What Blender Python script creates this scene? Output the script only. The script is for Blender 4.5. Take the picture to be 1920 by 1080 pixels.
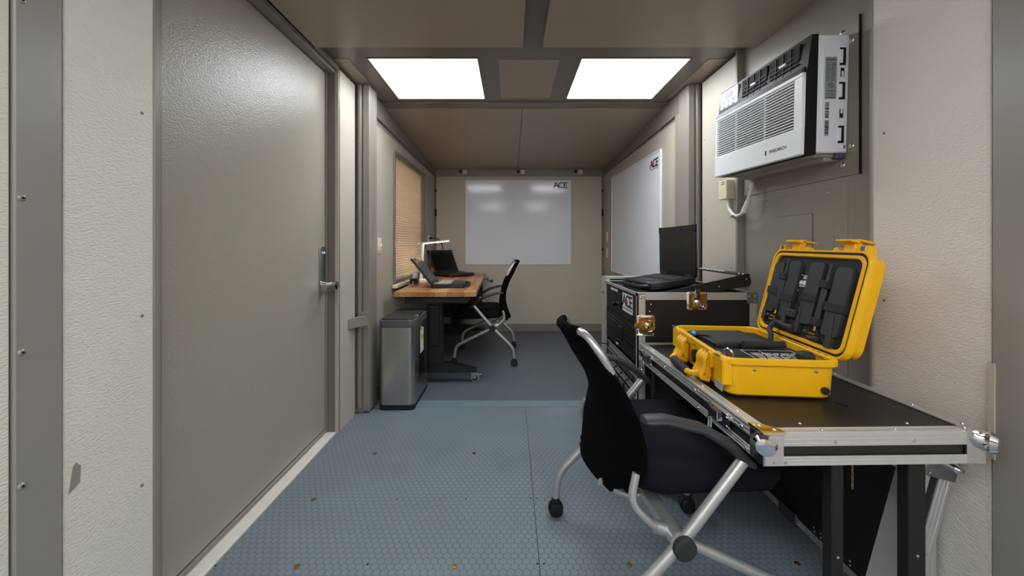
import bpy, bmesh, math, random
from mathutils import Vector, Matrix, Euler

random.seed(7)
PI = math.pi
S = bpy.context.scene
COL = S.collection
for o in list(bpy.data.objects):
    bpy.data.objects.remove(o)

# ------------------------------------------------------------------ camera
F = 720.0                       # focal length in pixels of a 1920-wide frame
cd = bpy.data.cameras.new('camera')
cam = bpy.data.objects.new('camera', cd)
COL.objects.link(cam)
cam.location = (0, 0, 1.10)
cam.rotation_euler = (PI / 2, 0, 0)
cd.sensor_fit = 'HORIZONTAL'
cd.sensor_width = 36
cd.lens = 36 * F / 1920
cd.shift_x = 2 / 1920
cd.shift_y = -83 / 1920
cd.clip_start = 0.02
S.camera = cam

# ------------------------------------------------------------------ world, exposure
W = bpy.data.worlds.new('daylight')
S.world = W
W.use_nodes = True
W.node_tree.nodes['Background'].inputs[0].default_value = (1.0, 0.94, 0.85, 1)
W.node_tree.nodes['Background'].inputs[1].default_value = 1.1
S.view_settings.view_transform = 'Standard'
S.view_settings.look = 'None'
S.view_settings.exposure = 1.2
S.view_settings.gamma = 1.0
S.view_settings.use_curve_mapping = False
LIGHT = 6.0                    # ceiling diffusers


# ------------------------------------------------------------------ materials
def lin(c):
    return tuple(((v / 255) / 12.92 if v / 255 <= 0.04045 else ((v / 255 + 0.055) / 1.055) ** 2.4) for v in c)


class NT:
    def __init__(s, name):
        s.m = bpy.data.materials.new(name)
        s.m.use_nodes = True
        s.t = s.m.node_tree
        s.p = s.t.nodes['Principled BSDF']
        s.out = s.t.nodes['Material Output']

    def n(s, typ, **kw):
        nd = s.t.nodes.new(typ)
        for k, v in kw.items():
            setattr(nd, k, v)
        return nd

    def l(s, a, b):
        s.t.links.new(a, b)

    def math(s, op, a, b=None, c=None):
        nd = s.n('ShaderNodeMath', operation=op)
        for i, v in enumerate((a, b, c)):
            if v is None:
                continue
            if isinstance(v, (int, float)):
                nd.inputs[i].default_value = v
            else:
                s.l(v, nd.inputs[i])
        return nd.outputs[0]


def mat(name, col, rough=0.5, metal=0.0, var=0.06, vscale=9.0, bump=0.0, bscale=200.0, spec=None,
        stretch=None, emit=None, coat=0.0):
    """principled material with a faint procedural mottling and optional fine grain"""
    N = NT(name)
    c = lin(col)
    N.p.inputs['Roughness'].default_value = rough
    N.p.inputs['Metallic'].default_value = metal
    if spec is not None:
        N.p.inputs['Specular IOR Level'].default_value = spec
    if coat:
        N.p.inputs['Coat Weight'].default_value = coat
        N.p.inputs['Coat Roughness'].default_value = 0.1
    tc = N.n('ShaderNodeTexCoord')
    vec = tc.outputs['Object']
    if stretch:
        mp = N.n('ShaderNodeMapping')
        mp.inputs['Scale'].default_value = stretch
        N.l(vec, mp.inputs[0])
        vec = mp.outputs[0]
    nz = N.n('ShaderNodeTexNoise')
    nz.inputs['Scale'].default_value = vscale
    nz.inputs['Detail'].default_value = 4
    N.l(vec, nz.inputs['Vector'])
    rmp = N.n('ShaderNodeValToRGB')
    rmp.color_ramp.elements[0].position = 0.3
    rmp.color_ramp.elements[1].position = 0.7
    rmp.color_ramp.elements[0].color = (*[v * (1 - var) for v in c], 1)
    rmp.color_ramp.elements[1].color = (*[min(1, v * (1 + var)) for v in c], 1)
    N.l(nz.outputs['Fac'], rmp.inputs[0])
    N.l(rmp.outputs[0], N.p.inputs['Base Color'])
    if bump:
        b2 = N.n('ShaderNodeTexNoise')
        b2.inputs['Scale'].default_value = bscale
        b2.inputs['Detail'].default_value = 2
        N.l(vec, b2.inputs['Vector'])
        bp = N.n('ShaderNodeBump')
        bp.inputs['Strength'].default_value = bump
        bp.inputs['Distance'].default_value = 0.002
        N.l(b2.outputs['Fac'], bp.inputs['Height'])
        N.l(bp.outputs[0], N.p.inputs['Normal'])
    if emit:
        N.p.inputs['Emission Color'].default_value = (*emit[0], 1)
        N.p.inputs['Emission Strength'].default_value = emit[1]
    return N.m


def leather(name, col, rough, strength, scale=75.0, spec=0.5, stretch=(1, 0.75, 1.3)):
    """moulded wall sheet with a pebbled, slightly wrinkled skin"""
    N = NT(name)
    c = lin(col)
    N.p.inputs['Roughness'].default_value = rough
    N.p.inputs['Specular IOR Level'].default_value = spec
    tc = N.n('ShaderNodeTexCoord')
    mp = N.n('ShaderNodeMapping')
    mp.inputs['Scale'].default_value = stretch
    N.l(tc.outputs['Object'], mp.inputs[0])
    n1 = N.n('ShaderNodeTexNoise')
    n1.inputs['Scale'].default_value = 3.0
    n1.inputs['Detail'].default_value = 3
    N.l(mp.outputs[0], n1.inputs['Vector'])
    r = N.n('ShaderNodeValToRGB')
    r.color_ramp.elements[0].color = (*[v * 0.95 for v in c], 1)
    r.color_ramp.elements[1].color = (*[min(1, v * 1.04) for v in c], 1)
    N.l(n1.outputs['Fac'], r.inputs[0])
    N.l(r.outputs[0], N.p.inputs['Base Color'])
    nd = N.n('ShaderNodeTexNoise')
    nd.inputs['Scale'].default_value = scale * 0.8
    nd.inputs['Detail'].default_value = 3
    N.l(mp.outputs[0], nd.inputs['Vector'])
    mixv = N.n('ShaderNodeVectorMath', operation='MULTIPLY_ADD')
    mixv.inputs[1].default_value = (0.005, 0.005, 0.005)
    N.l(nd.outputs['Color'], mixv.inputs[0])
    N.l(mp.outputs[0], mixv.inputs[2])
    v = N.n('ShaderNodeTexVoronoi')
    v.feature = 'SMOOTH_F1'
    v.inputs['Scale'].default_value = scale * 1.6
    N.l(mixv.outputs[0], v.inputs['Vector'])
    bp = N.n('ShaderNodeBump')
    bp.inputs['Strength'].default_value = strength
    bp.inputs['Distance'].default_value = 0.003
    bp.invert = True
    N.l(v.outputs['Distance'], bp.inputs['Height'])
    N.l(bp.outputs[0], N.p.inputs['Normal'])
    return N.m


def coin_floor(name, col, size, ring_dark, strength, rough=0.5):
    """studded vinyl: round studs in a hexagonal layout"""
    N = NT(name)
    c = lin(col)
    N.p.inputs['Roughness'].default_value = rough
    tc = N.n('ShaderNodeTexCoord')
    sp = N.n('ShaderNodeSeparateXYZ')
    N.l(tc.outputs['Object'], sp.inputs[0])
    q = math.sqrt(3)
    u = N.math('MULTIPLY', sp.outputs[0], 1 / size)
    w = N.math('MULTIPLY', sp.outputs[1], 1 / (size * q))

    def cell(off):
        a = N.math('SUBTRACT', N.math('FRACT', N.math('ADD', u, off + 100)), 0.5)
        b = N.math('MULTIPLY', N.math('SUBTRACT', N.math('FRACT', N.math('ADD', w, off + 100)), 0.5), q)
        return N.math('SQRT', N.math('ADD', N.math('MULTIPLY', a, a), N.math('MULTIPLY', b, b)))
    d = N.math('MINIMUM', cell(0.0), cell(0.5))
    h = N.n('ShaderNodeMapRange')
    h.inputs['From Min'].default_value = 0.40
    h.inputs['From Max'].default_value = 0.475
    h.inputs['To Min'].default_value = 1
    h.inputs['To Max'].default_value = 0
    N.l(d, h.inputs['Value'])
    bp = N.n('ShaderNodeBump')
    bp.inputs['Strength'].default_value = strength
    bp.inputs['Distance'].default_value = 0.0012
    N.l(h.outputs[0], bp.inputs['Height'])
    N.l(bp.outputs[0], N.p.inputs['Normal'])
    nz = N.n('ShaderNodeTexNoise')
    nz.inputs['Scale'].default_value = 2.2
    nz.inputs['Detail'].default_value = 6
    nz.inputs['Roughness'].default_value = 0.65
    N.l(tc.outputs['Object'], nz.inputs['Vector'])
    r = N.n('ShaderNodeValToRGB')
    r.color_ramp.elements[0].position = 0.3
    r.color_ramp.elements[1].position = 0.75
    r.color_ramp.elements[0].color = (*[v * 0.86 for v in c], 1)
    r.color_ramp.elements[1].color = (*[v * 1.12 for v in c], 1)
    N.l(nz.outputs['Fac'], r.inputs[0])
    # shade in the grooves between studs, painted into the colour
    ring = N.n('ShaderNodeMapRange')
    ring.inputs['From Min'].default_value = 0.42
    ring.inputs['From Max'].default_value = 0.48
    ring.inputs['To Min'].default_value = 0
    ring.inputs['To Max'].default_value = ring_dark
    N.l(d, ring.inputs['Value'])
    mx = N.n('ShaderNodeMix', data_type='RGBA')
    N.l(ring.outputs[0], mx.inputs[0])
    N.l(r.outputs[0], mx.inputs[6])
    mx.inputs[7].default_value = (*[v * 0.45 for v in c], 1)
    N.l(mx.outputs[2], N.p.inputs['Base Color'])
    return N.m


def stave_wood(name):
    N = NT(name)
    N.p.inputs['Roughness'].default_value = 0.38
    tc = N.n('ShaderNodeTexCoord')
    oi = N.n('ShaderNodeObjectInfo')
    # each stave is finger jointed along its length: block colour steps with y and the stave's own random
    sp = N.n('ShaderNodeSeparateXYZ')
    N.l(tc.outputs['Object'], sp.inputs[0])
    y = N.math('ADD', N.math('MULTIPLY', sp.outputs[1], 2.6), N.math('MULTIPLY', oi.outputs['Random'], 7.0))
    fl = N.math('ADD', N.math('FLOOR', y), N.math('MULTIPLY', oi.outputs['Random'], 91.0))
    wn = N.n('ShaderNodeTexWhiteNoise', noise_dimensions='1D')
    N.l(fl, wn.inputs['W'])
    r = N.n('ShaderNodeValToRGB')
    cr = r.color_ramp
    cr.elements[0].color = (*lin((168, 104, 58)), 1)
    cr.elements[1].color = (*lin((214, 160, 104)), 1)
    e = cr.elements.new(0.5)
    e.color = (*lin((196, 134, 82)), 1)
    N.l(wn.outputs['Value'], r.inputs[0])
    mp = N.n('ShaderNodeMapping')
    mp.inputs['Scale'].default_value = (60, 3, 60)
    N.l(tc.outputs['Object'], mp.inputs[0])
    nz = N.n('ShaderNodeTexNoise')
    nz.inputs['Scale'].default_value = 2
    nz.inputs['Detail'].default_value = 6
    N.l(mp.outputs[0], nz.inputs['Vector'])
    mx = N.n('ShaderNodeMix', data_type='RGBA', blend_type='MULTIPLY')
    mx.inputs[0].default_value = 0.45
    N.l(r.outputs[0], mx.inputs[6])
    N.l(nz.outputs['Fac'], mx.inputs[7])
    N.l(mx.outputs[2], N.p.inputs['Base Color'])
    return N.m


def glow(name, col, strength, grid=None):
    N = NT(name)
    N.p.inputs['Base Color'].default_value = (0.8, 0.8, 0.8, 1)
    N.p.inputs['Roughness'].default_value = 0.3
    N.p.inputs['Emission Color'].default_value = (*col, 1)
    N.p.inputs['Emission Strength'].default_value = strength
    if grid:
        tc = N.n('ShaderNodeTexCoord')
        v = N.n('ShaderNodeTexVoronoi')
        v.inputs['Scale'].default_value = grid
        v.inputs['Randomness'].default_value = 0
        N.l(tc.outputs['Object'], v.inputs['Vector'])
        mr = N.n('ShaderNodeMapRange')
        mr.inputs['From Max'].default_value = 0.7
        mr.inputs['To Min'].default_value = strength * 1.05
        mr.inputs['To Max'].default_value = strength * 0.9
        N.l(v.outputs['Distance'], mr.inputs['Value'])
        N.l(mr.outputs[0], N.p.inputs['Emission Strength'])
    return N.m


def cloth_shade(name):
    N = NT(name)
    tr = N.n('ShaderNodeBsdfTranslucent')
    tr.inputs[0].default_value = (*lin((232, 205, 172)), 1)
    N.p.inputs['Base Color'].default_value = (*lin((226, 208, 184)), 1)
    N.p.inputs['Roughness'].default_value = 0.9
    mx = N.n('ShaderNodeMixShader')
    mx.inputs[0].default_value = 0.35
    N.l(N.p.outputs[0], mx.inputs[1])
    N.l(tr.outputs[0], mx.inputs[2])
    N.l(mx.outputs[0], N.out.inputs[0])
    return N.m


M = {}
M['panel'] = leather('beige_pebbled_sheet', (230, 221, 211), 0.5, 0.55, 110, stretch=(1, 0.7, 1.5))
M['panel_smooth'] = leather('beige_fine_sheet', (192, 182, 168), 0.5, 0.10)
M['panel_fold'] = leather('fold_out_wall_sheet', (180, 170, 156), 0.5, 0.10)  # wall sheet painted darker in place of weaker grazing light from the diffusers
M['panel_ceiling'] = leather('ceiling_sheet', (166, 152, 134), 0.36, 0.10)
M['panel_back'] = leather('back_wall_sheet', (200, 188, 170), 0.5, 0.12)  # same sheet as the main walls; dimmer light at the back painted in
M['door'] = leather('door_skin', (170, 160, 146), 0.33, 0.30, 130)
M['trim'] = mat('grey_beige_paint', (142, 134, 124), 0.32, var=0.03, vscale=3)
M['trim_dark'] = mat('grey_brown_paint', (122, 113, 105), 0.30, var=0.03, vscale=3)
M['frame_grey'] = mat('grey_steel_paint', (150, 143, 137), 0.33, var=0.03, vscale=3)
M['recess'] = mat('recess_paint', (146, 139, 129), 0.34, var=0.04, vscale=4)
M['seal'] = mat('black_rubber_seal', (22, 21, 20), 0.8)
M['sill'] = mat('white_sill_paint', (226, 219, 208), 0.5, var=0.05, vscale=20)
M['floor'] = coin_floor('blue_grey_studded_floor', (120, 131, 139), 0.0265, 0.50, 0.55, 0.48)
M['floor_back'] = coin_floor('blue_grey_fine_floor', (95, 104, 111), 0.019, 0.45, 0.5, 0.42)
M['floor_strip'] = mat('blue_grey_strip_paint', (112, 128, 138), 0.45, var=0.05)
M['brass'] = mat('brass', (196, 148, 84), 0.3, 1.0)
M['gold'] = mat('gold_plate', (225, 165, 75), 0.25, 1.0)
M['steel'] = mat('screw_steel', (205, 200, 192), 0.3, 1.0)
M['rivet'] = mat('painted_rivet', (160, 153, 144), 0.35, 0.3)
M['chrome'] = mat('chrome', (225, 225, 228), 0.09, 1.0, var=0.02)
M['satin'] = mat('satin_chrome', (176, 178, 180), 0.27, 1.0, var=0.03)
M['alu'] = mat('aluminium_extrusion', (222, 221, 219), 0.36, 0.75, var=0.03, stretch=(1, 1, 1), vscale=40)
M['brushed'] = mat('brushed_steel', (186, 182, 178), 0.27, 1.0, var=0.10, vscale=6, stretch=(60, 60, 0.5))
M['silver'] = mat('silver_paint', (196, 195, 194), 0.36, 0.7, var=0.03)
M['black'] = mat('black_plastic', (20, 20, 22), 0.45, bump=0.1, bscale=600)
M['black_gloss'] = mat('black_gloss', (12, 12, 13), 0.18)
M['black_metal'] = mat('black_powder_coat', (20, 20, 21), 0.5, bump=0.15, bscale=500)
M['black_lam'] = mat('black_laminate', (26, 24, 24), 0.45, bump=0.35, bscale=420, var=0.1, vscale=30)
M['mesh'] = mat('black_mesh_fabric', (6, 6, 7), 0.95, bump=0.5, bscale=900, spec=0.08)
M['fabric'] = mat('charcoal_seat_fabric', (22, 25, 31), 0.95, spec=0.15, bump=0.5, bscale=700, var=0.15, vscale=300)
M['foam'] = mat('black_foam', (40, 40, 41), 0.9, bump=0.6, bscale=500, var=0.15, vscale=200)
M['antenna'] = mat('antenna_plastic', (50, 51, 53), 0.5)
M['armrest'] = mat('armrest_plastic', (58, 57, 57), 0.5)
M['rubber'] = mat('grey_black_rubber', (42, 42, 44), 0.75)
M['yellow'] = mat('yellow_case_resin', (248, 184, 0), 0.42, var=0.04, vscale=14, bump=0.12, bscale=500)
M['grey_plastic'] = mat('dark_grey_plastic', (84, 84, 86), 0.5)
M['screen'] = mat('dark_screen', (38, 38, 37), 0.22, var=0.02)
M['screen_off'] = mat('black_screen', (10, 10, 11), 0.2)
M['keys'] = mat('key_caps', (36, 36, 38), 0.55)
M['keys_light'] = mat('silver_key_caps', (190, 188, 184), 0.45)
M['white'] = mat('white_plastic', (232, 234, 234), 0.35, var=0.02)
M['ac_white'] = mat('ac_white_plastic', (246, 248, 250), 0.38, var=0.02)
M['ac_metal'] = mat('ac_painted_steel', (242, 244, 250), 0.38, var=0.02)
M['ac_under'] = mat('ac_base_pan', (176, 168, 162), 0.4, 0.2)
M['ac_black'] = mat('ac_black_plastic', (13, 13, 14), 0.5, spec=0.3)
M['label_grey'] = mat('grey_label', (158, 166, 168), 0.5, 0.2)
M['ink'] = mat('dark_ink', (32, 34, 36), 0.6)
M['ink_red'] = mat('red_ink', (168, 34, 44), 0.6)
M['ink_soft'] = mat('grey_ink', (96, 100, 104), 0.6)
M['print_white'] = mat('white_print', (228, 228, 226), 0.5)
M['yellow_print'] = mat('yellow_print', (226, 196, 40), 0.5)
M['board'] = mat('whiteboard_gloss', (234, 236, 242), 0.12, var=0.01, vscale=2)
M['board_edge'] = mat('whiteboard_edge', (236, 238, 238), 0.3)
M['ivory'] = mat('ivory_plastic', (228, 216, 188), 0.4)
M['cable_white'] = mat('white_cable', (224, 220, 212), 0.45)
M['wood'] = stave_wood('butcher_block')
M['shade'] = cloth_shade('pleated_shade_cloth')
M['diffuser'] = glow('ceiling_diffuser', (0.88, 0.95, 1.0), LIGHT, 70)
M['lamp_led'] = glow('lamp_led', (1.0, 0.74, 0.50), 17.0)
M['copper'] = mat('copper_chain', (196, 140, 120), 0.35, 1.0)
M['blue'] = mat('blue_plastic', (50, 150, 200), 0.4)
M['orange'] = mat('orange_print', (210, 110, 50), 0.5)
M['zinc'] = mat('zinc_caster', (150, 168, 172), 0.35, 0.9)
M['wheel_grey'] = mat('grey_wheel', (120, 122, 122), 0.6)
_g = NT('window_glass')
_g.p.inputs['Transmission Weight'].default_value = 1.0
_g.p.inputs['Roughness'].default_value = 0.02
M['glass'] = _g.m


# ------------------------------------------------------------------ mesh builder
class B:
    def __init__(s):
        s.bm = bmesh.new()

    def _xf(s, vs, mx):
        if mx is not None:
            for v in vs:
                v.co = mx @ v.co

    def box(s, x0, x1, y0, y1, z0, z1, bev=0.0, mx=None, seg=1):
        vs = [s.bm.verts.new((x, y, z)) for x in (x0, x1) for y in (y0, y1) for z in (z0, z1)]
        fs = [(0, 1, 3, 2), (4, 6, 7, 5), (0, 4, 5, 1), (2, 3, 7, 6), (0, 2, 6, 4), (1, 5, 7, 3)]
        ff = [s.bm.faces.new([vs[i] for i in f]) for f in fs]
        s._xf(vs, mx)
        if bev:
            ed = list({e for f in ff for e in f.edges})
            bmesh.ops.bevel(s.bm, geom=ed, offset=bev, segments=seg, affect='EDGES', profile=0.5)
        return s

    def prism(s, pts, z0, z1, mx=None, bev=0.0):
        """outline pts (x,y) extruded from z0 to z1"""
        a = [s.bm.verts.new((p[0], p[1], z0)) for p in pts]
        b = [s.bm.verts.new((p[0], p[1], z1)) for p in pts]
        n = len(pts)
        s.bm.faces.new(list(reversed(a)))
        top = s.bm.faces.new(b)
        for i in range(n):
            s.bm.faces.new((a[i], a[(i + 1) % n], b[(i + 1) % n], b[i]))
        s._xf(a + b, mx)
        if bev:
            bmesh.ops.bevel(s.bm, geom=list(top.edges), offset=bev, segments=2, affect='EDGES', profile=0.5)
        return s

    def rings(s, rings, cap0=True, cap1=True, mx=None, closed=True):
        R = [[s.bm.verts.new(p) for p in r] for r in rings]
        n = len(R[0])
        for i in range(len(R) - 1):
            for j in range(n if closed else n - 1):
                k = (j + 1) % n
                s.bm.faces.new((R[i][j], R[i][k], R[i + 1][k], R[i + 1][j]))
        if cap0:
            s.bm.faces.new(list(reversed(R[0])))
        if cap1:
            s.bm.faces.new(R[-1])
        s._xf([v for r in R for v in r], mx)
        return s

    def tube(s, pts, r, n=10, mx=None, cap=True):
        pts = [Vector(p) for p in pts]
        rs = r if isinstance(r, (list, tuple)) else [r] * len(pts)
        tang = []
        for i in range(len(pts)):
            a = pts[max(0, i - 1)]
            b = pts[min(len(pts) - 1, i + 1)]
            d = b - a
            tang.append(d.normalized() if d.length > 1e-9 else Vector((0, 0, 1)))
        up = Vector((0, 0, 1)) if abs(tang[0].z) < 0.9 else Vector((1, 0, 0))
        nrm = tang[0].cross(up).normalized()
        rings = []
        for i, p in enumerate(pts):
            t = tang[i]
            nrm = (nrm - t * nrm.dot(t)).normalized()
            bn = t.cross(nrm)
            rings.append([p + (nrm * math.cos(2 * PI * k / n) + bn * math.sin(2 * PI * k / n)) * rs[i] for k in range(n)])
        return s.rings(rings, cap, cap, mx)

    def cyl(s, p0, p1, r, n=16, mx=None, r1=None):
        return s.tube([p0, p1], [r, r if r1 is None else r1], n, mx)

    def sphere(s, c, r, n=12, sq=(1, 1, 1)):
        rings = []
        m = max(4, n // 2)
        for i in range(m + 1):
            a = -PI / 2 + PI * i / m
            a = max(-PI / 2 + 0.02, min(PI / 2 - 0.02, a))
            rings.append([(c[0] + r * sq[0] * math.cos(a) * math.cos(2 * PI * k / n),
                           c[1] + r * sq[1] * math.cos(a) * math.sin(2 * PI * k / n),
                           c[2] + r * sq[2] * math.sin(a)) for k in range(n)])
        return s.rings(rings)

    def grid(s, rows, thick=0.0):
        """open surface from rows of points, given thickness along its normal"""
        R = [[s.bm.verts.new(p) for p in r] for r in rows]
        fs = []
        for i in range(len(R) - 1):
            for j in range(len(R[0]) - 1):
                fs.append(s.bm.faces.new((R[i][j], R[i][j + 1], R[i + 1][j + 1], R[i + 1][j])))
        if thick:
            s.bm.normal_update()
            bmesh.ops.solidify(s.bm, geom=fs, thickness=thick)
        return s

    def mesh(s, name, smooth=True, ang=35):
        bmesh.ops.recalc_face_normals(s.bm, faces=s.bm.faces)
        me = bpy.data.meshes.new(name)
        s.bm.to_mesh(me)
        s.bm.free()
        if smooth:
            for p in me.polygons:
                p.use_smooth = True
            me.set_sharp_from_angle(angle=math.radians(ang))
        return me

    def build(s, name, m, parent=None, smooth=True, kind=None, label=None, ang=35):
        me = s.mesh(name, smooth, ang)
        return link(name, me, m, parent, kind, label)


def link(name, me, m, parent=None, kind=None, label=None, loc=None, rot=None, mx=None):
    if m is not None and not me.materials:
        me.materials.append(M[m] if isinstance(m, str) else m)
    o = bpy.data.objects.new(name, me)
    COL.objects.link(o)
    if parent is not None:
        o.parent = parent
    if loc is not None:
        o.location = loc
    if rot is not None:
        o.rotation_euler = rot
    if mx is not None:
        o.matrix_local = mx
    if kind:
        o['kind'] = kind
    if label:
        o['label'] = label
    return o


def thing(name, label, cat, loc=(0, 0, 0), rot=(0, 0, 0), group=None):
    o = bpy.data.objects.new(name, None)
    COL.objects.link(o)
    o.empty_display_size = 0.05
    o.location = loc
    o.rotation_euler = rot
    o['label'] = label
    o['category'] = cat
    if group:
        o['group'] = group
    return o


def tag(o, label, cat, group=None):
    o['label'] = label
    o['category'] = cat
    if group:
        o['group'] = group
    return o


def frame_mx(o, x, y):
    """matrix with origin o, local x and y axes given, z = x cross y"""
    x = Vector(x).normalized()
    y = Vector(y).normalized()
    z = x.cross(y).normalized()
    y = z.cross(x)
    return Matrix(((x.x, y.x, z.x, o[0]), (x.y, y.y, z.y, o[1]), (x.z, y.z, z.z, o[2]), (0, 0, 0, 1)))


def text(name, body, size, m, parent, mx, align='CENTER', ext=0.0004, bold=0.0, sx=1.0):
    cu = bpy.data.curves.new(name, 'FONT')
    cu.body = body
    cu.size = size
    cu.align_x = align
    cu.align_y = 'CENTER'
    cu.extrude = ext
    cu.offset = bold
    cu.resolution_u = 3
    t = bpy.data.objects.new('tmp', cu)
    COL.objects.link(t)
    bpy.context.view_layer.update()
    dg = bpy.context.evaluated_depsgraph_get()
    me = bpy.data.meshes.new_from_object(t.evaluated_get(dg))
    bpy.data.objects.remove(t)
    bpy.data.curves.remove(cu)
    me.materials.clear()
    me.transform(mx @ Matrix.Diagonal((sx, 1, 1, 1)))
    me.name = name
    return link(name, me, m, parent)


def rrect(w, h, r, n=5, cx=0.0, cy=0.0):
    """rounded rectangle outline, counter-clockwise, centred"""
    r = min(r, w / 2 - 1e-4, h / 2 - 1e-4)
    out = []
    for (sx, sy, a0) in ((1, -1, -PI / 2), (1, 1, 0), (-1, 1, PI / 2), (-1, -1, PI)):
        for k in range(n + 1):
            a = a0 + PI / 2 * k / n
            out.append((cx + sx * (w / 2 - r) + r * math.cos(a), cy + sy * (h / 2 - r) + r * math.sin(a)))
    return out


def arc_path(pts, rad, n=5):
    """polyline with rounded corners"""
    P = [Vector(p) for p in pts]
    out = [P[0]]
    for i in range(1, len(P) - 1):
        a = (P[i - 1] - P[i])
        b = (P[i + 1] - P[i])
        d = min(rad, a.length * 0.48, b.length * 0.48)
        p0 = P[i] + a.normalized() * d
        p2 = P[i] + b.normalized() * d
        for k in range(n + 1):
            t = k / n
            out.append(p0 * (1 - t) ** 2 + P[i] * 2 * t * (1 - t) + p2 * t * t)
    out.append(P[-1])
    return out


# common screw: dome head with a slot, axis +Z
def screw_mesh(name, r, m, h=0.35, slot=True):
    b = B()
    b.tube([(0, 0, -r * 0.5), (0, 0, 0), (0, 0, r * h * 0.6), (0, 0, r * h)], [r, r, r * 0.8, r * 0.25], 12)
    if slot == 'hole':
        n0 = len(b.bm.faces)
        b.cyl((0, 0, r * h * 0.8), (0, 0, r * h * 1.06), r * .36, 10)
        b.bm.faces.ensure_lookup_table()
        for f_ in list(b.bm.faces)[n0:]:
            f_.material_index = 1
    elif slot:
        b.box(-r * 0.7, r * 0.7, -r * 0.12, r * 0.12, r * h * 0.7, r * h * 1.08)
    me = b.mesh(name)
    me.materials.append(M[m])
    if slot == 'hole':
        me.materials.append(M['seal'])
    return me


RIV = screw_mesh('rivet', 0.0050, 'rivet', .35, 'hole')
RIV_BIG = screw_mesh('rivet', 0.0075, 'rivet', 0.40, 'hole')
SCR = screw_mesh('screw', 0.0045, 'steel')
SCR_BIG = screw_mesh('screw', 0.0125, 'steel', 0.4)
TO_PX = (0, PI / 2, 0)       # +Z to +X
TO_NX = (0, -PI / 2, 0)
TO_NY = (PI / 2, 0, 0)
TO_DN = (PI, 0, 0)


def pieces(name, me, parent, spots, rot):
    for p in spots:
        link(name, me, None, parent, loc=p, rot=rot)


# =================================================================== STRUCTURE
XL, XR = -1.0, 1.215           # main body side walls
FL, FR = -0.96, 1.165          # fold-out side walls
YB = 4.83                      # back wall
YP = 2.49                      # face of the corner posts
YREAR = -2.6
ZC = 2.14

# ---- floor
fl = B().box(-1.25, 1.45, YREAR - .1, YB + .1, -0.06, -0.004).build('floor', 'seal', kind='structure')
fl['label'] = 'blue-grey studded vinyl floor'
B().box(XL - .1, 0.0965, YREAR, 2.588, -0.01, 0.0).build('floor_sheet', 'floor', fl)
B().box(0.0990, XR + .08, YREAR, 2.588, -0.01, 0.0).build('floor_sheet', 'floor', fl)
B().box(FL - .05, FR + .05, 2.592, 2.69, -0.01, 0.004, 0.003).build('floor_joint_strip', 'floor_strip', fl)
B().box(FL - .05, FR + .05, 2.69, YB, -0.01, 0.0025).build('floor_sheet', 'floor_back', fl)
bs = B()
bs.tube([(0, 0, -0.002), (0, 0, 0.0022), (0, 0, 0.0024)], [0.0095, 0.0095, 0.007], 14)
bs.tube([(0, 0, 0.0), (0, 0, 0.0035)], [0.0045, 0.004], 8)
fm = bs.mesh('floor_screw')
fm.materials.append(M['brass'])


def fpx(x, y):
    Y = 792.0 / (y - 457)
    return ((x - 958) * Y / 720, Y, 0)


pieces('floor_screw', fm, fl, [fpx(*p) for p in ((557, 1063), (852, 1062), (1180, 1060), (588, 937), (703, 851), (889, 850), (1495, 1057))], (0, 0, 0))
sm = screw_mesh('floor_screw', 0.004, 'seal', 0.2, False)
pieces('floor_screw', sm, fl, [fpx(*p) for p in ((1006, 934), (995, 934), (1008, 1057), (1020, 1057), (745, 936), (874, 935), (983, 804), (991, 804), (984, 772), (404, 1061), (689, 1058), (1063, 750))], (0, 0, 0))

# ---- left wall of the main body
wl = B().box(-1.24, -1.125, YREAR, YP + .16, -0.01, 2.3).build('wall_left', 'trim', kind='structure')
B().box(-1.125, XL, 0.859, 1.074, 0, 2.2, 0.002).build('wall_panel', 'panel', wl)
B().box(-1.125, XL - .006, 0.852, 0.862, 0, 2.2).build('rubber_seal', 'seal', wl)
B().box(-1.125, XL + .004, 0.770, 0.854, 0, 2.2, 0.003).build('steel_strip', 'frame_grey', wl)
B().box(-1.125, XL, YREAR, 0.766, 0, 2.2, 0.002).build('wall_panel', 'panel', wl)
B().box(-1.125, XL, 2.226, 2.462, 0, 2.12, 0.002).build('wall_panel', 'panel_smooth', wl)
B().box(-1.125, XL, 1.07, 2.23, 2.105, 2.2).build('header', 'trim_dark', wl)
pieces('rivet', RIV, wl, [(XL, 1.041, z) for z in (1.1 + 245 * 1.041 / 720, 1.1 - 135 * 1.041 / 720, 1.1 - 453 * 1.041 / 720)], TO_PX)
pieces('rivet', RIV_BIG, wl, [(XL + .004, 0.782, 1.1 + (457 - y) * .782 / 720) for y in (0, 371, 661, 912)], TO_PX)
pieces('rivet', RIV, wl, [(XL, 2.435, z) for z in (0.35, 0.8, 1.25, 1.75)], TO_PX)
# chipped latch hole in the near panel
nb = B()
nb.prism([(0, 0), (.022, .012), (.024, .05), (.014, .062), (.008, .055)], -.001, .0015,
         frame_mx((XL, .868, .535), (0, 1, 0), (0, 0, 1)))
nb.build('chipped_slot', 'frame_grey', wl)

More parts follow.
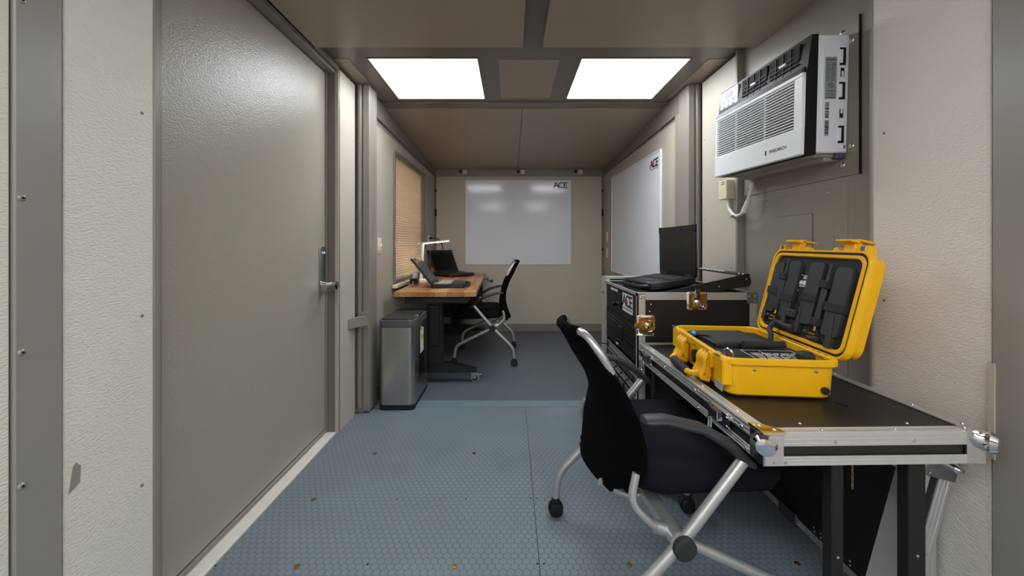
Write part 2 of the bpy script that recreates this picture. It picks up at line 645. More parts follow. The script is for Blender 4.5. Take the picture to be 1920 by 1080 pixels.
# ---- door and its frame
dr = B().box(-1.125, -1.07, 1.155, 2.212, 0.035, 2.088, 0.004).build('door_1', 'door', kind='structure')
dr['label'] = 'grey-beige textured steel door with lever handle'
B().box(-1.125, XL + .002, 1.074, 1.096, 0, 2.13, 0.003).build('door_jamb', 'trim', dr)
B().box(-1.125, -1.045, 1.096, 1.153, 0, 2.13, 0.003).build('door_stop', 'trim', dr)
B().box(-1.125, XL + .001, 2.2265, 2.250, 0, 2.12, 0.003).build('door_jamb', 'trim', dr)
B().box(-1.125, XL - .02, 2.222, 2.2265, 0, 2.12).build('door_jamb_face', 'trim_dark', dr)
B().box(-1.125, -1.062, 2.2135, 2.222, 0.0, 2.10).build('weather_seal', 'frame_grey', dr)
B().box(-1.125, -1.02, 1.09, 2.225, 2.09, 2.125, 0.003).build('door_header', 'trim', dr)
B().box(-1.125, -1.064, 1.10, 2.22, 0.012, 0.032, 0.003).build('door_sweep', 'trim', dr)
B().box(-1.11, -1.012, 1.09, 2.226, -0.002, 0.011, 0.003).build('door_sill', 'sill', dr)
hp = B()
hp.prism(rrect(0.062, 0.255, 0.012), 0, 0.009, frame_mx((-1.07, 2.168, 0.955), (0, 1, 0), (0, 0, 1)), 0.003)
hp = hp.build('handle_plate', 'satin', dr)
B().tube([(-1.064, 2.172, 1.045), (-1.052, 2.172, 1.045), (-1.048, 2.172, 1.045)], [0.011, 0.011, 0.006], 14).build('thumb_turn', 'chrome', hp)
B().tube([(-1.064, 2.165, .868), (-1.045, 2.165, .868), (-1.044, 2.165, .868), (-1.005, 2.165, .868)], [0.019, 0.019, 0.014, 0.014], 16).build('lever_neck', 'chrome', hp)
lv = B()
lv.tube([(-1.018, 2.175, .864), (-.985, 2.175, .864)], [0.0225, 0.0225], 20)
lv.box(-1.018, -.985, 2.055, 2.178, .842, .872, 0.003)
lv.build('lever', 'satin', hp)

# ---- corner posts where the fold-out joins
def post(name, sgn, x_wall, x_in):
    """square post with a half-round bead beside it"""
    a, b = sorted((x_in, x_in + sgn * 0.042))
    p = B().box(a, b, YP, 2.63, 0.012, 2.135, 0.003).build(name, 'trim', kind='structure')
    a, b = sorted((x_in + sgn * 0.0435, x_wall + sgn * 0.02))
    B().box(a, b, YP + .012, 2.63, 0.0, 2.135, 0.002).build('post_back', 'trim', p)
    cx = x_in + sgn * 0.068
    B().cyl((cx, YP + .017, 0.03), (cx, YP + .017, 2.133), 0.021, 16).build('half_round_bead', 'trim', p)
    pieces('rivet', RIV, p, [(x_in + sgn * d, YP, z) for d in (0.012, 0.032) for z in (0.05, 0.075, 2.07)], TO_NY)
    pieces('rivet', RIV, p, [(x_in, 2.55, z) for z in (.4, .8, 1.2, 1.6)], TO_PX if sgn < 0 else TO_NX)
    return p


pl = post('trim_1', -1, XL, -0.918)
pr = post('trim_2', 1, XR, 1.150)
# latch keeper on the left post
lb = B()
lb.prism([(-1.015, 2.36), (-1.0, 2.352), (-.925, 2.472), (-.925, 2.492), (-.962, 2.492)], 0.575, 0.635)
lb.box(-.972, -.921, 2.482, 2.491, .552, .658, .002)
lk = lb.build('latch_keeper', 'trim', pl)
pieces('rivet', RIV, lk, [(x, 2.482, z) for x in (-.964, -.93) for z in (.562, .648)], TO_NY)

# ---- fold-out left wall with the window
WY0, WY1, WZ0, WZ1 = 3.13, 4.245, 0.775, 1.87
wf = B()
wf.box(-1.16, FL - .006, 2.63, WY0, -0.01, 2.2)
wf.box(-1.16, FL - .006, WY1, YB + .1, -0.01, 2.2)
wf.box(-1.16, FL - .006, WY0, WY1, -0.01, WZ0)
wf.box(-1.16, FL - .006, WY0, WY1, WZ1, 2.2)
wf = wf.build('wall_left_extension', 'trim', kind='structure')
pn = B()
pn.box(FL - .008, FL, 2.70, WY0 - .002, 0.10, 1.95)
pn.box(FL - .008, FL, WY1 + .002, 4.80, 0.10, 1.95)
pn.box(FL - .008, FL, WY0 - .002, WY1 + .002, 0.10, WZ0 - .002)
pn.box(FL - .008, FL, WY0 - .002, WY1 + .002, WZ1 + .002, 1.95)
pn.build('wall_panel', 'panel_fold', wf)
hd = B()
hd.rings([[(FL - .008, 2.615, 2.00), (FL + .012, 2.615, 2.00), (FL + .012, 2.615, 2.15), (FL - .008, 2.615, 2.15)],
          [(FL - .008, 4.82, 1.955), (FL + .012, 4.82, 1.955), (FL + .012, 4.82, 2.05), (FL - .008, 4.82, 2.05)]])
tl3 = hd.build('trim_3', 'trim_dark', kind='structure')
B().box(FL - .008, FL + .012, 2.63, 2.70, 0.02, 2.0, .002).build('edge_strip', 'trim', tl3)
B().box(FL - .008, FL + .008, 2.70, 4.82, 0.0, 0.09, .002).build('base_strip', 'trim', tl3)
pieces('rivet', RIV, tl3, [(FL + .012, 2.685, z) for z in (.5, .9, 1.3, 1.7)], TO_PX)
cc = B()
cc.box(FL - .004, FL + .022, 4.803, 4.829, 0.1, 2.03)
cc.build('corner_channel', 'trim_dark', tl3)
for z, h in ((1.765, .03), (1.49, .09), (0.95, .03)):
    B().box(FL + .012, FL + .030, 4.79, 4.806, z - h / 2, z + h / 2).build('corner_latch', 'seal', tl3)

wn = thing('window_1', 'window with pleated cream shade above the wooden desk', 'window')
del wn['category']
wn['kind'] = 'structure'
f = B()
for (y0, y1, z0, z1) in ((WY0, WY0 + .035, WZ0, WZ1), (WY1 - .035, WY1, WZ0, WZ1), (WY0 + .035, WY1 - .035, WZ1 - .04, WZ1), (WY0 + .035, WY1 - .035, WZ0, WZ0 + .025)):
    f.box(-1.10, FL + .012, y0, y1, z0, z1, .003)
f.build('window_frame', 'trim_dark', wn)
B().box(-1.09, -1.084, WY0 + .03, WY1 - .03, WZ0 + .02, WZ1 - .03).build('glass_pane', 'glass', wn)
B().box(-1.10, -1.075, WY0 + .03, WY1 - .03, 1.20, 1.235).build('meeting_rail', 'trim_dark', wn)
rows = []
np_ = 46
za, zb = WZ0 + .035, WZ1 - .045
for i in range(np_ * 2 + 1):
    z = za + (zb - za) * i / (np_ * 2)
    x = -.985 + (0.006 if i % 2 else -0.006)
    rows.append([(x, WY0 + .04, z), (x, WY1 - .04, z)])
B().grid(rows).build('pleated_shade', 'shade', wn, smooth=False)
B().box(-1.0, -.970, WY0 + .036, WY1 - .036, zb - .002, WZ1 - .04).build('shade_rail', 'ivory', wn)
B().box(-.998, -.972, WY0 + .04, WY1 - .04, WZ0 + .024, za + .012, .002).build('shade_bottom_rail', 'ivory', wn)

# ---- back wall
wb = B().box(-1.16, 1.40, YB + .004, YB + .1, -0.01, 2.2).build('wall_back', 'trim', kind='structure')
B().box(FL + .024, FR - .024, YB - .006, YB + .01, 0.095, 1.945).build('wall_panel', 'panel_back', wb)
tb4 = B().box(FL + .02, FR - .02, YB - .022, YB + .01, 1.945, 2.035, .003).build('trim_4', 'trim', kind='structure')
pieces('rivet', RIV, tb4, [(-.93 + i * .245, YB - .022, 1.955) for i in range(9)], TO_NY)
for x in (-.577, .147, .865):
    B().box(x - .027, x + .027, YB - .045, YB - .02, 1.972, 2.022, .003).build('header_clip', 'ivory', tb4)
    B().cyl((x - .055, YB - .034, 2.004), (x - .055, YB - .020, 2.004), .018, 14).build('header_hole_plug', 'seal', tb4)
bb = B().box(FL, FR, YB - .02, YB - .0, 0.0, 0.094, .004).build('baseboard_back', 'trim', kind='structure')

# ---- fold-out right wall
wr2 = B().box(FR + .006, 1.40, 2.63, YB + .1, -0.01, 2.2).build('wall_right_extension', 'trim', kind='structure')
B().box(FR, FR + .008, 2.70, 4.80, 0.10, 1.965).build('wall_panel', 'panel_fold', wr2)
hd = B()
hd.rings([[(FR + .008, 2.615, 2.00), (FR - .012, 2.615, 2.00), (FR - .012, 2.615, 2.15), (FR + .008, 2.615, 2.15)],
          [(FR + .008, 4.82, 1.955), (FR - .012, 4.82, 1.955), (FR - .012, 4.82, 2.05), (FR + .008, 4.82, 2.05)]])
tr5 = hd.build('trim_5', 'trim_dark', kind='structure')
B().box(FR - .012, FR + .008, 2.615, 2.70, 0.02, 2.0, .002).build('edge_strip', 'trim', tr5)
B().box(FR - .008, FR + .008, 2.70, 4.82, 0.0, 0.09, .002).build('base_strip', 'trim', tr5)
B().box(FR - .022, FR + .004, 4.803, 4.829, 0.1, 2.03).build('corner_channel', 'trim_dark', tr5)
pieces('rivet', RIV, tr5, [(FR - .012, 2.685, z) for z in (.7, 1.16, 1.45, 1.75)], TO_NX)
for z, h in ((1.765, .03), (1.49, .09), (1.03, .03)):
    B().box(FR - .030, FR - .012, 4.79, 4.806, z - h / 2, z + h / 2).build('corner_latch', 'seal', tr5)

# ---- right wall of the main body
XREC = XR + .04
wr = B().box(XREC + .012, 1.42, YREAR, 2.65, -0.01, 2.3).build('wall_right', 'trim', kind='structure')
B().box(XR, XREC + .02, 0.972, 1.288, 0, 2.2, .002).build('wall_panel', 'panel', wr)
B().box(XR - .003, XREC + .02, 1.286, 1.302, 0, 2.2, .004).build('edge_strip', 'frame_grey', wr)
B().box(XR + .006, XREC + .02, 0.964, 0.974, 0, 2.2).build('rubber_seal', 'seal', wr)
B().box(XR - .006, XREC + .02, 0.872, 0.966, 0, 2.2, .003).build('steel_strip', 'frame_grey', wr)
B().box(XR, XREC + .02, YREAR, 0.868, 0, 2.2, .002).build('wall_panel', 'panel', wr)
B().box(XREC - .004, XREC + .02, 1.302, 2.062, 0, 2.2).build('recess_panel', 'recess', wr)
B().box(XR - .002, XREC + .02, 2.058, 2.075, 0, 2.2, .002).build('recess_return', 'trim', wr)
B().box(XR, XREC + .02, 2.075, 2.44, 0, 2.12, .002).build('wall_panel', 'panel_smooth', wr)
B().box(XREC - .0065, XREC, 1.425, 1.485, 0.3, 1.335, .001).build('recess_strip', 'recess', wr)
B().box(XREC - .006, XREC, 1.485, 2.00, 0.3, 1.318, .001).build('recess_plate', 'recess', wr)
pieces('screw', SCR, wr, [(XREC - .006, y, z) for y, z in ((1.515, 1.30), (1.87, 1.292))], TO_NX)
ht = B().box(XREC - .009, XREC - .004, 1.59, 1.81, 0.80, 1.225, .001).build('access_hatch', 'recess', wr)
hb = B()
hb.box(XREC - .0095, XREC - .007, 1.588, 1.590, 0.80, 1.226)
hb.box(XREC - .0095, XREC - .007, 1.588, 1.812, 1.2245, 1.2265)
hb.box(XREC - .011, XREC - .007, 1.586, 1.592, 1.10, 1.125)
hb.build('hatch_gap', 'trim_dark', ht)
B().box(XREC - .012, XREC - .008, 1.745, 1.80, 1.045, 1.05).build('hatch_slot', 'seal', ht)
pieces('rivet', RIV, wr, [(XR, 1.25, 1.1 + (457 - y) * 1.25 / 720) for y in (250, 563)], TO_NX)
pieces('rivet', RIV, wr, [(XR, y, z) for y in (2.12, 2.41) for z in (0.35, 0.97, 1.25, 1.75)], TO_NX)
B().box(XR - .009, XR - .0055, 0.958, 0.972, 0.56, 0.80).build('hinge_leaf', 'panel_smooth', wr)

# ---- wall behind the viewer
wfr = B().box(-1.24, 1.42, YREAR - .1, YREAR, -0.01, 2.3).build('wall_front', 'panel_smooth', kind='structure')
B().box(-.55, .75, YREAR, YREAR + .012, .86, 1.90, .002).build('wall_panel', 'panel_back', wfr)

# ---- ceiling
ce = B().box(-1.24, 1.45, YREAR - .1, 2.84, ZC, 2.3).build('ceiling', 'trim_dark', kind='structure')
for (x0, x1) in ((XL - .01, 0.060), (0.164, XREC)):
    B().box(x0, x1, .02, 1.970, 2.105, ZC + .002, .002).build('ceiling_panel', 'panel_ceiling', ce)
B().box(-.07, .276, 2.165, 2.735, ZC - .0025, ZC + .002).build('ceiling_panel', 'panel_ceiling', ce)
B().box(-1.03, -.912, 2.16, 2.74, ZC - .0025, ZC + .002).build('ceiling_panel', 'panel_ceiling', ce)
B().box(1.112, 1.24, 2.16, 2.74, ZC - .0025, ZC + .002).build('ceiling_panel', 'panel_ceiling', ce)
B().box(-1.13, 1.40, 2.81, 2.93, 2.132, 2.25).build('ceiling_lip', 'trim_dark', ce)
pieces('rivet', RIV, ce, [(-.75 + .32 * i, 2.90, 2.132) for i in range(6)], TO_DN)


def slope(y):
    return 2.127 + (2.03 - 2.127) * (y - 2.925) / (YB - 2.925)


c2 = B()
c2.rings([[(-1.16, 2.925, 2.25), (1.4, 2.925, 2.25), (1.4, 2.925, slope(2.925) + .01), (-1.16, 2.925, slope(2.925) + .01)],
          [(-1.16, 4.93, 2.25), (1.4, 4.93, 2.25), (1.4, 4.93, slope(4.93) + .01), (-1.16, 4.93, slope(4.93) + .01)]])
c2 = c2.build('ceiling_extension', 'trim_dark', kind='structure')
for (x0, x1) in ((FL - .02, .083), (.089, FR + .02)):
    p = B()
    p.rings([[(x0, 2.925, slope(2.925) + .012), (x1, 2.925, slope(2.925) + .012), (x1, 2.925, slope(2.925)), (x0, 2.925, slope(2.925))],
             [(x0, YB, slope(YB) + .012), (x1, YB, slope(YB) + .012), (x1, YB, slope(YB)), (x0, YB, slope(YB))]])
    p.build('ceiling_panel', 'panel_ceiling', c2)

# =================================================================== CEILING LIGHTS
def ceiling_light(x0, x1, y0, y1, label, group=None):
    t = thing('ceiling_light', label, 'light', ((x0 + x1) / 2, (y0 + y1) / 2, ZC), group=group)
    w, d = (x1 - x0) / 2, (y1 - y0) / 2
    fr = B()
    for (a, b, c, e) in ((-w - .012, -w, -d - .012, d + .012), (w, w + .012, -d - .012, d + .012), (-w, w, -d - .012, -d), (-w, w, d, d + .012)):
        fr.box(a, b, c, e, -.003, .002)
    fr.build('light_frame', 'trim_dark', t)
    B().box(-w, w, -d, d, -.002, .004).build('diffuser', 'diffuser', t)


ceiling_light(-.80, -.19, 2.155, 2.745, 'square glowing ceiling light above the grey-beige door')
ceiling_light(.40, 1.005, 2.155, 2.745, 'square glowing ceiling light above the rack case, before the right post')
for (a, b) in ((-.80, -.19), (.40, 1.005)):
    ceiling_light(a, b, -.76, -.17, 'square ceiling light next to the end of the long ceiling panels', 'ceiling lights behind the viewer')
    ceiling_light(a, b, -1.75, -1.16, 'added unseen ceiling light next to the rear wall', 'added fill lights by the rear wall')  # extra unseen pair, added to brighten the foreground


# =================================================================== LOGO
def ace_logo(parent, mx, w, plate=False):
    """letters A C E with a red eye over the C and a line of fine print below; w = width"""
    h = w * 0.40
    if plate:
        B().prism(rrect(w * 1.12, w * 0.62, w * .02), -.0006, 0.0002, mx @ Matrix.Translation((0, -w * .05, 0))).build('logo_label', 'print_white', parent)
    s = h * 1.42
    for ch, dx in (('A', -.34), ('C', .02), ('E', .37)):
        text('logo_letter', ch, s, 'ink', parent, mx @ Matrix.Translation((dx * w, 0, .0008)), sx=1.15, bold=w * .008)
    b = B()
    for (r, t) in ((.085, .03), (.03, .025)):
        ring_o = [(w * (-.075 + (r + t) * 1.15 * math.cos(a)), w * (r + t) * .8 * math.sin(a)) for a in [2 * PI * k / 20 for k in range(20)]]
        ring_i = [(w * (-.075 + r * 1.15 * math.cos(a)), w * r * .8 * math.sin(a)) for a in [2 * PI * k / 20 for k in range(20)]]
        for k in range(20):
            q = (k + 1) % 20
            vs = [b.bm.verts.new(mx @ Vector((p[0], p[1], .0016))) for p in (ring_o[k], ring_o[q], ring_i[q], ring_i[k])]
            b.bm.faces.new(vs)
    b.build('logo_eye', 'ink_red', parent, smooth=False)
    b = B()
    x = -.48
    rnd = random.Random(3)
    while x < .46:
        l = rnd.uniform(.03, .07)
        b.box(x * w, min(.48, x + l) * w, -w * .275, -w * .235, .0003, .0009, mx=mx)
        x += l + .018
    b.build('fine_print', 'ink_soft', parent)


# =================================================================== WHITEBOARDS
wb1 = thing('whiteboard', 'glossy whiteboard with logo on the back wall beyond the desk', 'whiteboard', (.091, YB - .006, .845))
B().box(-.654, .654, -.008, 0, 0, 1.047, .002).build('board', 'board', wb1)
fr = B()
for (a, b, c, d) in ((-.660, -.652, -.004, 1.051), (.652, .660, -.004, 1.051), (-.652, .652, -.006, .004), (-.652, .652, 1.043, 1.053)):
    fr.box(a, b, -.011, 0, c, d)
fr.build('edge_trim', 'board_edge', wb1)
pieces('screw', SCR, wb1, [(x, -.008, z) for x in (-.622, .622) for z in (.03, .51, 1.01)] + [(0, -.008, 1.01)], TO_NY)
ace_logo(wb1, frame_mx((.530, -.0085, .985), (1, 0, 0), (0, 0, 1)), .165)

wb2 = thing('whiteboard', 'tall whiteboard with logo on the side wall behind the rack case', 'whiteboard', (FR, 3.70, .78), (math.radians(.8), 0, 0))
B().box(-.008, 0, -.715, .715, 0, 1.06, .002).build('board', 'board', wb2)
fr = B()
for (a, b, c, d) in ((-.722, -.713, -.004, 1.064), (.713, .722, -.004, 1.064), (-.713, .713, -.006, .004), (-.713, .713, 1.056, 1.066)):
    fr.box(-.012, 0, a, b, c, d)
fr.build('edge_trim', 'board_edge', wb2)
pieces('screw', SCR, wb2, [(-.008, y, z) for y in (-.68, .68) for z in (.03, .53, 1.02)], TO_NX)
ace_logo(wb2, frame_mx((-.0085, -.585, .975), (0, -1, 0), (0, 0, 1)), .165)


# =================================================================== WALL PLATES
def plate(name, label, cat, loc, sgn, kind):
    t = thing(name, label, cat, loc)
    mx = frame_mx((0, 0, 0), (0, -sgn, 0), (0, 0, 1))     # local z points into the room
    B().prism(rrect(.072, .116, .006), 0, .006, mx, .002).build('cover_plate', 'ivory', t)
    if kind == 'switch':
        B().box(-.017, .017, -.033, .033, .005, .0085, .001, mx).build('switch_frame', 'ivory', t)
        B().box(-.005, .005, -.010, .012, .008, .020, .001, mx @ Matrix.Rotation(-.4, 4, 'X')).build('toggle', 'white', t)
    else:
        for z in (-.020, .020):
            B().prism(rrect(.033, .028, .010, 4, 0, z), .005, .008, mx).build('socket', 'ivory', t)
            s_ = B()
            for dx in (-.007, .007):
                s_.box(dx - .001, dx + .001, z - .004, z + .006, .0075, .0085, 0, mx)
            s_.build('socket_slot', 'seal', t)
    link('screw', SCR, None, t, loc=mx @ Vector((0, .048 if kind == 'switch' else 0, .006)), rot=TO_PX if sgn < 0 else TO_NX)
    return t


plate('light_switch', 'ivory light switch on the wall above the steel trash can', 'switch', (FL, 2.80, 1.085), -1, 'switch')
plate('wall_outlet', 'ivory wall outlet with black plug beside the window', 'outlet', (FL, 4.47, 1.145), -1, 'outlet')
plate('wall_outlet', 'upper ivory wall outlet between side whiteboard and back corner', 'outlet', (FR, 4.65, 1.18), 1, 'outlet')
plate('wall_outlet', 'lower ivory wall outlet between side whiteboard and back corner', 'outlet', (FR, 4.65, .99), 1, 'outlet')


# =================================================================== AIR CONDITIONER
AC = thing('air_conditioner', 'white window air conditioner with black louvred top on the recessed wall', 'air conditioner',
           (XREC - .008, 1.425, 1.430), (math.radians(1.8), 0, 0))
# local: x toward the wall is +, room side negative; y 0..L away from the viewer; z up
L, H = .605, .440
mp_ = B().box(-.001, .010, -.052, .63, -.078, .488, .001).build('mounting_plate', 'recess', AC)
mp_.rotation_euler = (math.radians(-1.8), 0, 0)
B().box(-.003, .011, -.056, -.051, -.080, .490).build('plate_gasket', 'seal', mp_)
pieces('screw', SCR_BIG, mp_, [(-.001, y, z) for y, z in ((-.018, .415), (-.018, .028), (.02, .46), (.02, -.035), (.58, -.045))], TO_NX)
body = B().box(-.120, 0, 0, L - .01, .008, H, .004).build('chassis', 'ac_metal', AC)
B().tube([(-.098, .001, .11), (-.098, .001, .115), (-.098, .001, .39), (-.098, .001, .395)], [.004, .007, .007, .004], 10).build('side_bead', 'ac_metal', body)
for z in (.075, .235, .360):
    b = B()
    b.box(-.036, -.014, -.0012, .001, z - .032, z + .032)
    b.build('side_slot', 'seal', body)
    B().box(-.037, -.026, -.004, .001, z - .024, z + .024, .001).build('slot_tab', 'ac_metal', body)
for z, up in ((.302, 1), (.152, -1)):
    b = B()
    b.box(-.032, -.019, -.0012, .001, z - .016, z + .016)
    b.build('side_slot', 'seal', body)
    B().box(-.029, -.022, -.003, .001, z - .016 * (up > 0) , z + .016 * (up < 0) + .004, .001).build('slot_tab', 'ac_metal', body)
B().cyl((-.105, -.0005, .04), (-.105, .004, .04), .013, 16).build('dimple', 'ac_white', body)
link('screw', screw_mesh('screw', .007, 'steel'), None, body, loc=(-.012, 0, .03), rot=TO_NY)
lbl = B().box(-.088, -.047, -.0012, .001, .205, .358).build('rating_label', 'label_grey', body)
mxs = frame_mx((-.0675, -.0014, .348), (1, 0, 0), (0, 0, 1))
text('label_text', 'FRIEDRICH', .008, 'ink', lbl, mxs)
tl = B()
rnd = random.Random(5)
z = .336
while z > .272:
    tl.box(-.085, -.085 + rnd.uniform(.008, .014), -.0018, 0, z - .0012, z)
    tl.box(-.068, -.068 + rnd.uniform(.008, .018), -.0018, 0, z - .0012, z)
    z -= .0048
for z in (.236, .232, .224, .219, .212, .209):
    tl.box(-.084, -.052, -.0018, 0, z - .001, z)
tl.build('label_print', 'ink', lbl)
ring = B()
for k in range(18):
    a0, a1 = 2 * PI * k / 18, 2 * PI * (k + 1) / 18
    vs = [ring.bm.verts.new((-.0675 + r * math.cos(a), -.0018, .255 + r * math.sin(a))) for r, a in ((.010, a0), (.010, a1), (.0082, a1), (.0082, a0))]
    ring.bm.faces.new(vs)
ring.build('label_mark', 'ink', lbl, smooth=False)
text('label_mark', 'UL', .010, 'ink', lbl, frame_mx((-.0675, -.0018, .255), (1, 0, 0), (0, 0, 1)))
for (z0, z1) in ((.135, .190), (.070, .125)):
    bc = B()
    z = z0
    while z < z1:
        h = rnd.choice((.0012, .0022, .0034))
        bc.box(-.086, -.072, -.0015, 0, z, z + h)
        z += h + rnd.choice((.0012, .002))
    bc.build('barcode', 'ink', body)
# bottom pan
up_ = B()
up_.box(-.125, -.001, .02, L - .03, -.004, .010, .003)
up_.box(-.060, -.001, .03, L - .04, -.018, .0, .003)
up_.build('base_pan', 'ac_under', AC)
B().box(-.034, -.002, .004, .05, -.012, .010, .002).build('drain_foot', 'grey_plastic', AC)
# black bezel behind the front
bz = B()
bz.rings([[(-.118, y, .0), (-.158, y, .002), (-.158, y, .30), (-.142, y, H), (-.118, y, H)] for y in (-.003, L)])
bz = bz.build('bezel', 'ac_black', AC)
# white front panel built as a frame around the slats
fp = B()
fp.box(-.172, -.156, .0, L, .0, .105, .004)                 # lower band
fp.box(-.170, -.156, 0, .045, .10, .300, .003)
fp.box(-.170, -.156, L - .020, L, .10, .300, .003)
fp.box(-.172, -.156, 0, L, .288, .304, .003)
fp = fp.build('front_panel', 'ac_white', AC)
B().box(-.1595, -.157, .04, L - .015, .10, .295).build('filter_cavity', 'seal', fp)
ns = 16
sl = B().box(-.008, .003, 0, L - .066, -.0021, .0021, .001)
slm = sl.mesh('slat')
slm.materials.append(M['ac_white'])
for i in range(ns):
    link('slat', slm, None, fp, loc=(-.1625, .046, .106 + (i + .5) * .182 / ns))
for y in (.22, .43):
    B().box(-.1655, -.158, y - .0025, y + .0025, .10, .295).build('slat_rib', 'ac_white', fp)
# grey sloped sill above the slats, vents and control panel
sg = B()
sg.rings([[(-.150, y, .302), (-.171, y, .304), (-.160, y, .326), (-.148, y, .330)] for y in (.012, L)])
sg.build('vent_sill', 'grey_plastic', AC)
th = math.atan2(.014, .10)


def vx(z):                     # bezel face x at height z above .30
    return -.158 + (z - .30) * .016 / (H - .30)


for (y0, y1) in ((.045, .215), (.230, .405)):
    v = B()
    v.box(vx(.38) - .003, vx(.38) + .004, y0, y1, .332, .425)
    v = v.build('vent', 'seal', AC)
    for i in range(1, 5):
        z = .332 + .093 * i / 5
        B().box(vx(z) - .006, vx(z), y0, y1, z - .0013, z + .0013).build('vent_bar', 'ac_black', v)
    for i in range(1, 4):
        y = y0 + (y1 - y0) * i / 4
        B().box(vx(.38) - .006, vx(.38), y - .0013, y + .0013, .332, .425).build('vent_bar', 'ac_black', v)
    B().box(vx(.38) - .010, vx(.38), (y0 + y1) / 2 - .018, (y0 + y1) / 2 + .018, .374, .384, .001).build('vent_lever', 'ivory', v)
cp = B().box(vx(.38) - .004, vx(.38) + .004, .440, L - .012, .330, .428, .001, ).build('control_panel', 'white', AC)
cq = B()
cq.box(vx(.38) - .005, vx(.38), .49, .55, .392, .418)
cq.build('display', 'label_grey', cp)
cb = B()
for i in range(3):
    for j in range(2):
        cb.cyl((vx(.38) - .0045, .48 + i * .04, .35 + j * .022), (vx(.38) - .006, .48 + i * .04, .35 + j * .022), .004, 10)
cb.build('buttons', 'label_grey', cp)
text('brand_name', 'FRIEDRICH', .018, 'ink', fp, frame_mx((-.1722, .125, .045), (0, -1, 0), (0, 0, 1)), bold=.0002, sx=1.15)
b = B()
b.prism(rrect(.008, .020, .003), 0, .0006, frame_mx((-.1722, .197, .045), (0, -1, 0), (0, 0, 1)))
b.build('brand_mark', 'ink', fp)

# junction box and flexible cable under the unit
jb = thing('junction_box', 'small ivory junction box with looped white cable below the air conditioner', 'junction box', (XR, 2.135, 1.345))
B().box(-.045, 0.002, -.05, .03, 0, .105, .003).build('box', 'ivory', jb)
ls = B()
for i in range(2):
    ls.box(-.0465, -.044, -.03, .0, .082 + i * .012, .085 + i * .012)
ls.build('box_slot', 'seal', jb)
pts = arc_path([(-.02, -.02, .005), (-.022, -.03, -.05), (-.028, -.10, -.105), (-.036, -.19, -.09), (-.030, -.225, -.02), (-.02, -.235, .06)], .06, 6)
B().tube(pts, .0085, 10).build('cable', 'cable_white', jb)
B().tube([(-.036, -.188, -.085), (-.031, -.222, -.03)], [.013, .013], 10).build('cable_sleeve', 'white', jb)
B().tube([(-.026, -.085, -.098), (-.030, -.115, -.104)], [.012, .012], 10).build('cable_clamp', 'steel', jb)

# =================================================================== DESK
desk = thing('desk', 'butcher-block desk with black crank legs below the window', 'desk', (-.590, 3.775, 0), (0, 0, math.radians(1.5)))
DW, DL, DZ = .305, .915, .74
nst = 14
sw = 2 * DW / nst
stv = B().box(-sw / 2 + .0002, sw / 2 - .0002, -DL, DL, -.036, 0, .0007).mesh('stave')
stv.materials.append(M['wood'])
top = B().box(-DW + .01, DW - .01, -DL + .01, DL - .01, DZ - .034, DZ - .004).build('tabletop', 'wood', desk)
for i in range(nst):
    link('stave', stv, None, top, loc=(-DW + (i + .5) * sw, 0, DZ))
fr = B()
fr.box(-.24, .24, -.86, -.80, DZ - .09, DZ - .035)
fr.box(-.24, .24, .80, .86, DZ - .09, DZ - .035)
fr.box(-.24, -.20, -.80, .80, DZ - .09, DZ - .035)
fr.box(.20, .24, -.80, .80, DZ - .09, DZ - .035)
fr.build('apron_frame', 'black_metal', desk)
for s in (-1, 1):
    y = s * .72
    B().box(-.09, .03, y - .04, y + .04, .15, DZ - .036, .004).build('leg', 'black_metal', desk)
    B().box(-.07, .01, y - .052, y + .052, .30, .62, .004).build('leg_sleeve', 'black_metal', desk)
    ft = B()
    ft.prism([(-.29, .085), (.30, .085), (.30, .105), (.10, .158), (-.29, .158)], -.035, .035, frame_mx((0, y, 0), (1, 0, 0), (0, 0, 1)))
    ft = ft.build('foot', 'black_metal', desk)
    for x in (-.26, .27):
        c = B()
        c.box(x - .022, x + .022, y - .022, y + .022, .075, .086)
        c.box(x - .016, x + .026, y - .020, y - .016, .03, .08)
        c.box(x - .016, x + .026, y + .016, y + .020, .03, .08)
        c = c.build('caster_fork', 'zinc', ft)
        w = B()
        w.tube([(x + .014, y - .013, .037), (x + .014, y - .010, .037), (x + .014, y + .010, .037), (x + .014, y + .013, .037)], [.030, .037, .037, .030], 20)
        w.build('caster_wheel', 'wheel_grey', ft)
        B().cyl((x + .014, y - .0145, .037), (x + .014, y + .0145, .037), .022, 16).build('caster_hub', 'seal', ft)
        B().box(x + .045, x + .07, y - .01, y + .01, .055, .062, .001, Matrix.Translation((0, 0, .0))).build('caster_brake', 'zinc', ft)
cr = B()
cr.tube([(.22, .66, .69), (.325, .66, .69), (.335, .66, .715), (.345, .66, .69)], .006, 8)
cr.tube([(.335, .66, .69), (.34, .66, .672), (.375, .66, .668)], [.006, .006, .006], 8)
cr.tube([(.365, .66, .668), (.37, .66, .668), (.395, .66, .668), (.40, .66, .668)], [.008, .016, .016, .008], 12)
cr.build('crank_handle', 'black', desk)
B().box(-.30, .28, .68, .70, .25, .70).build('rear_panel', 'black_metal', desk)


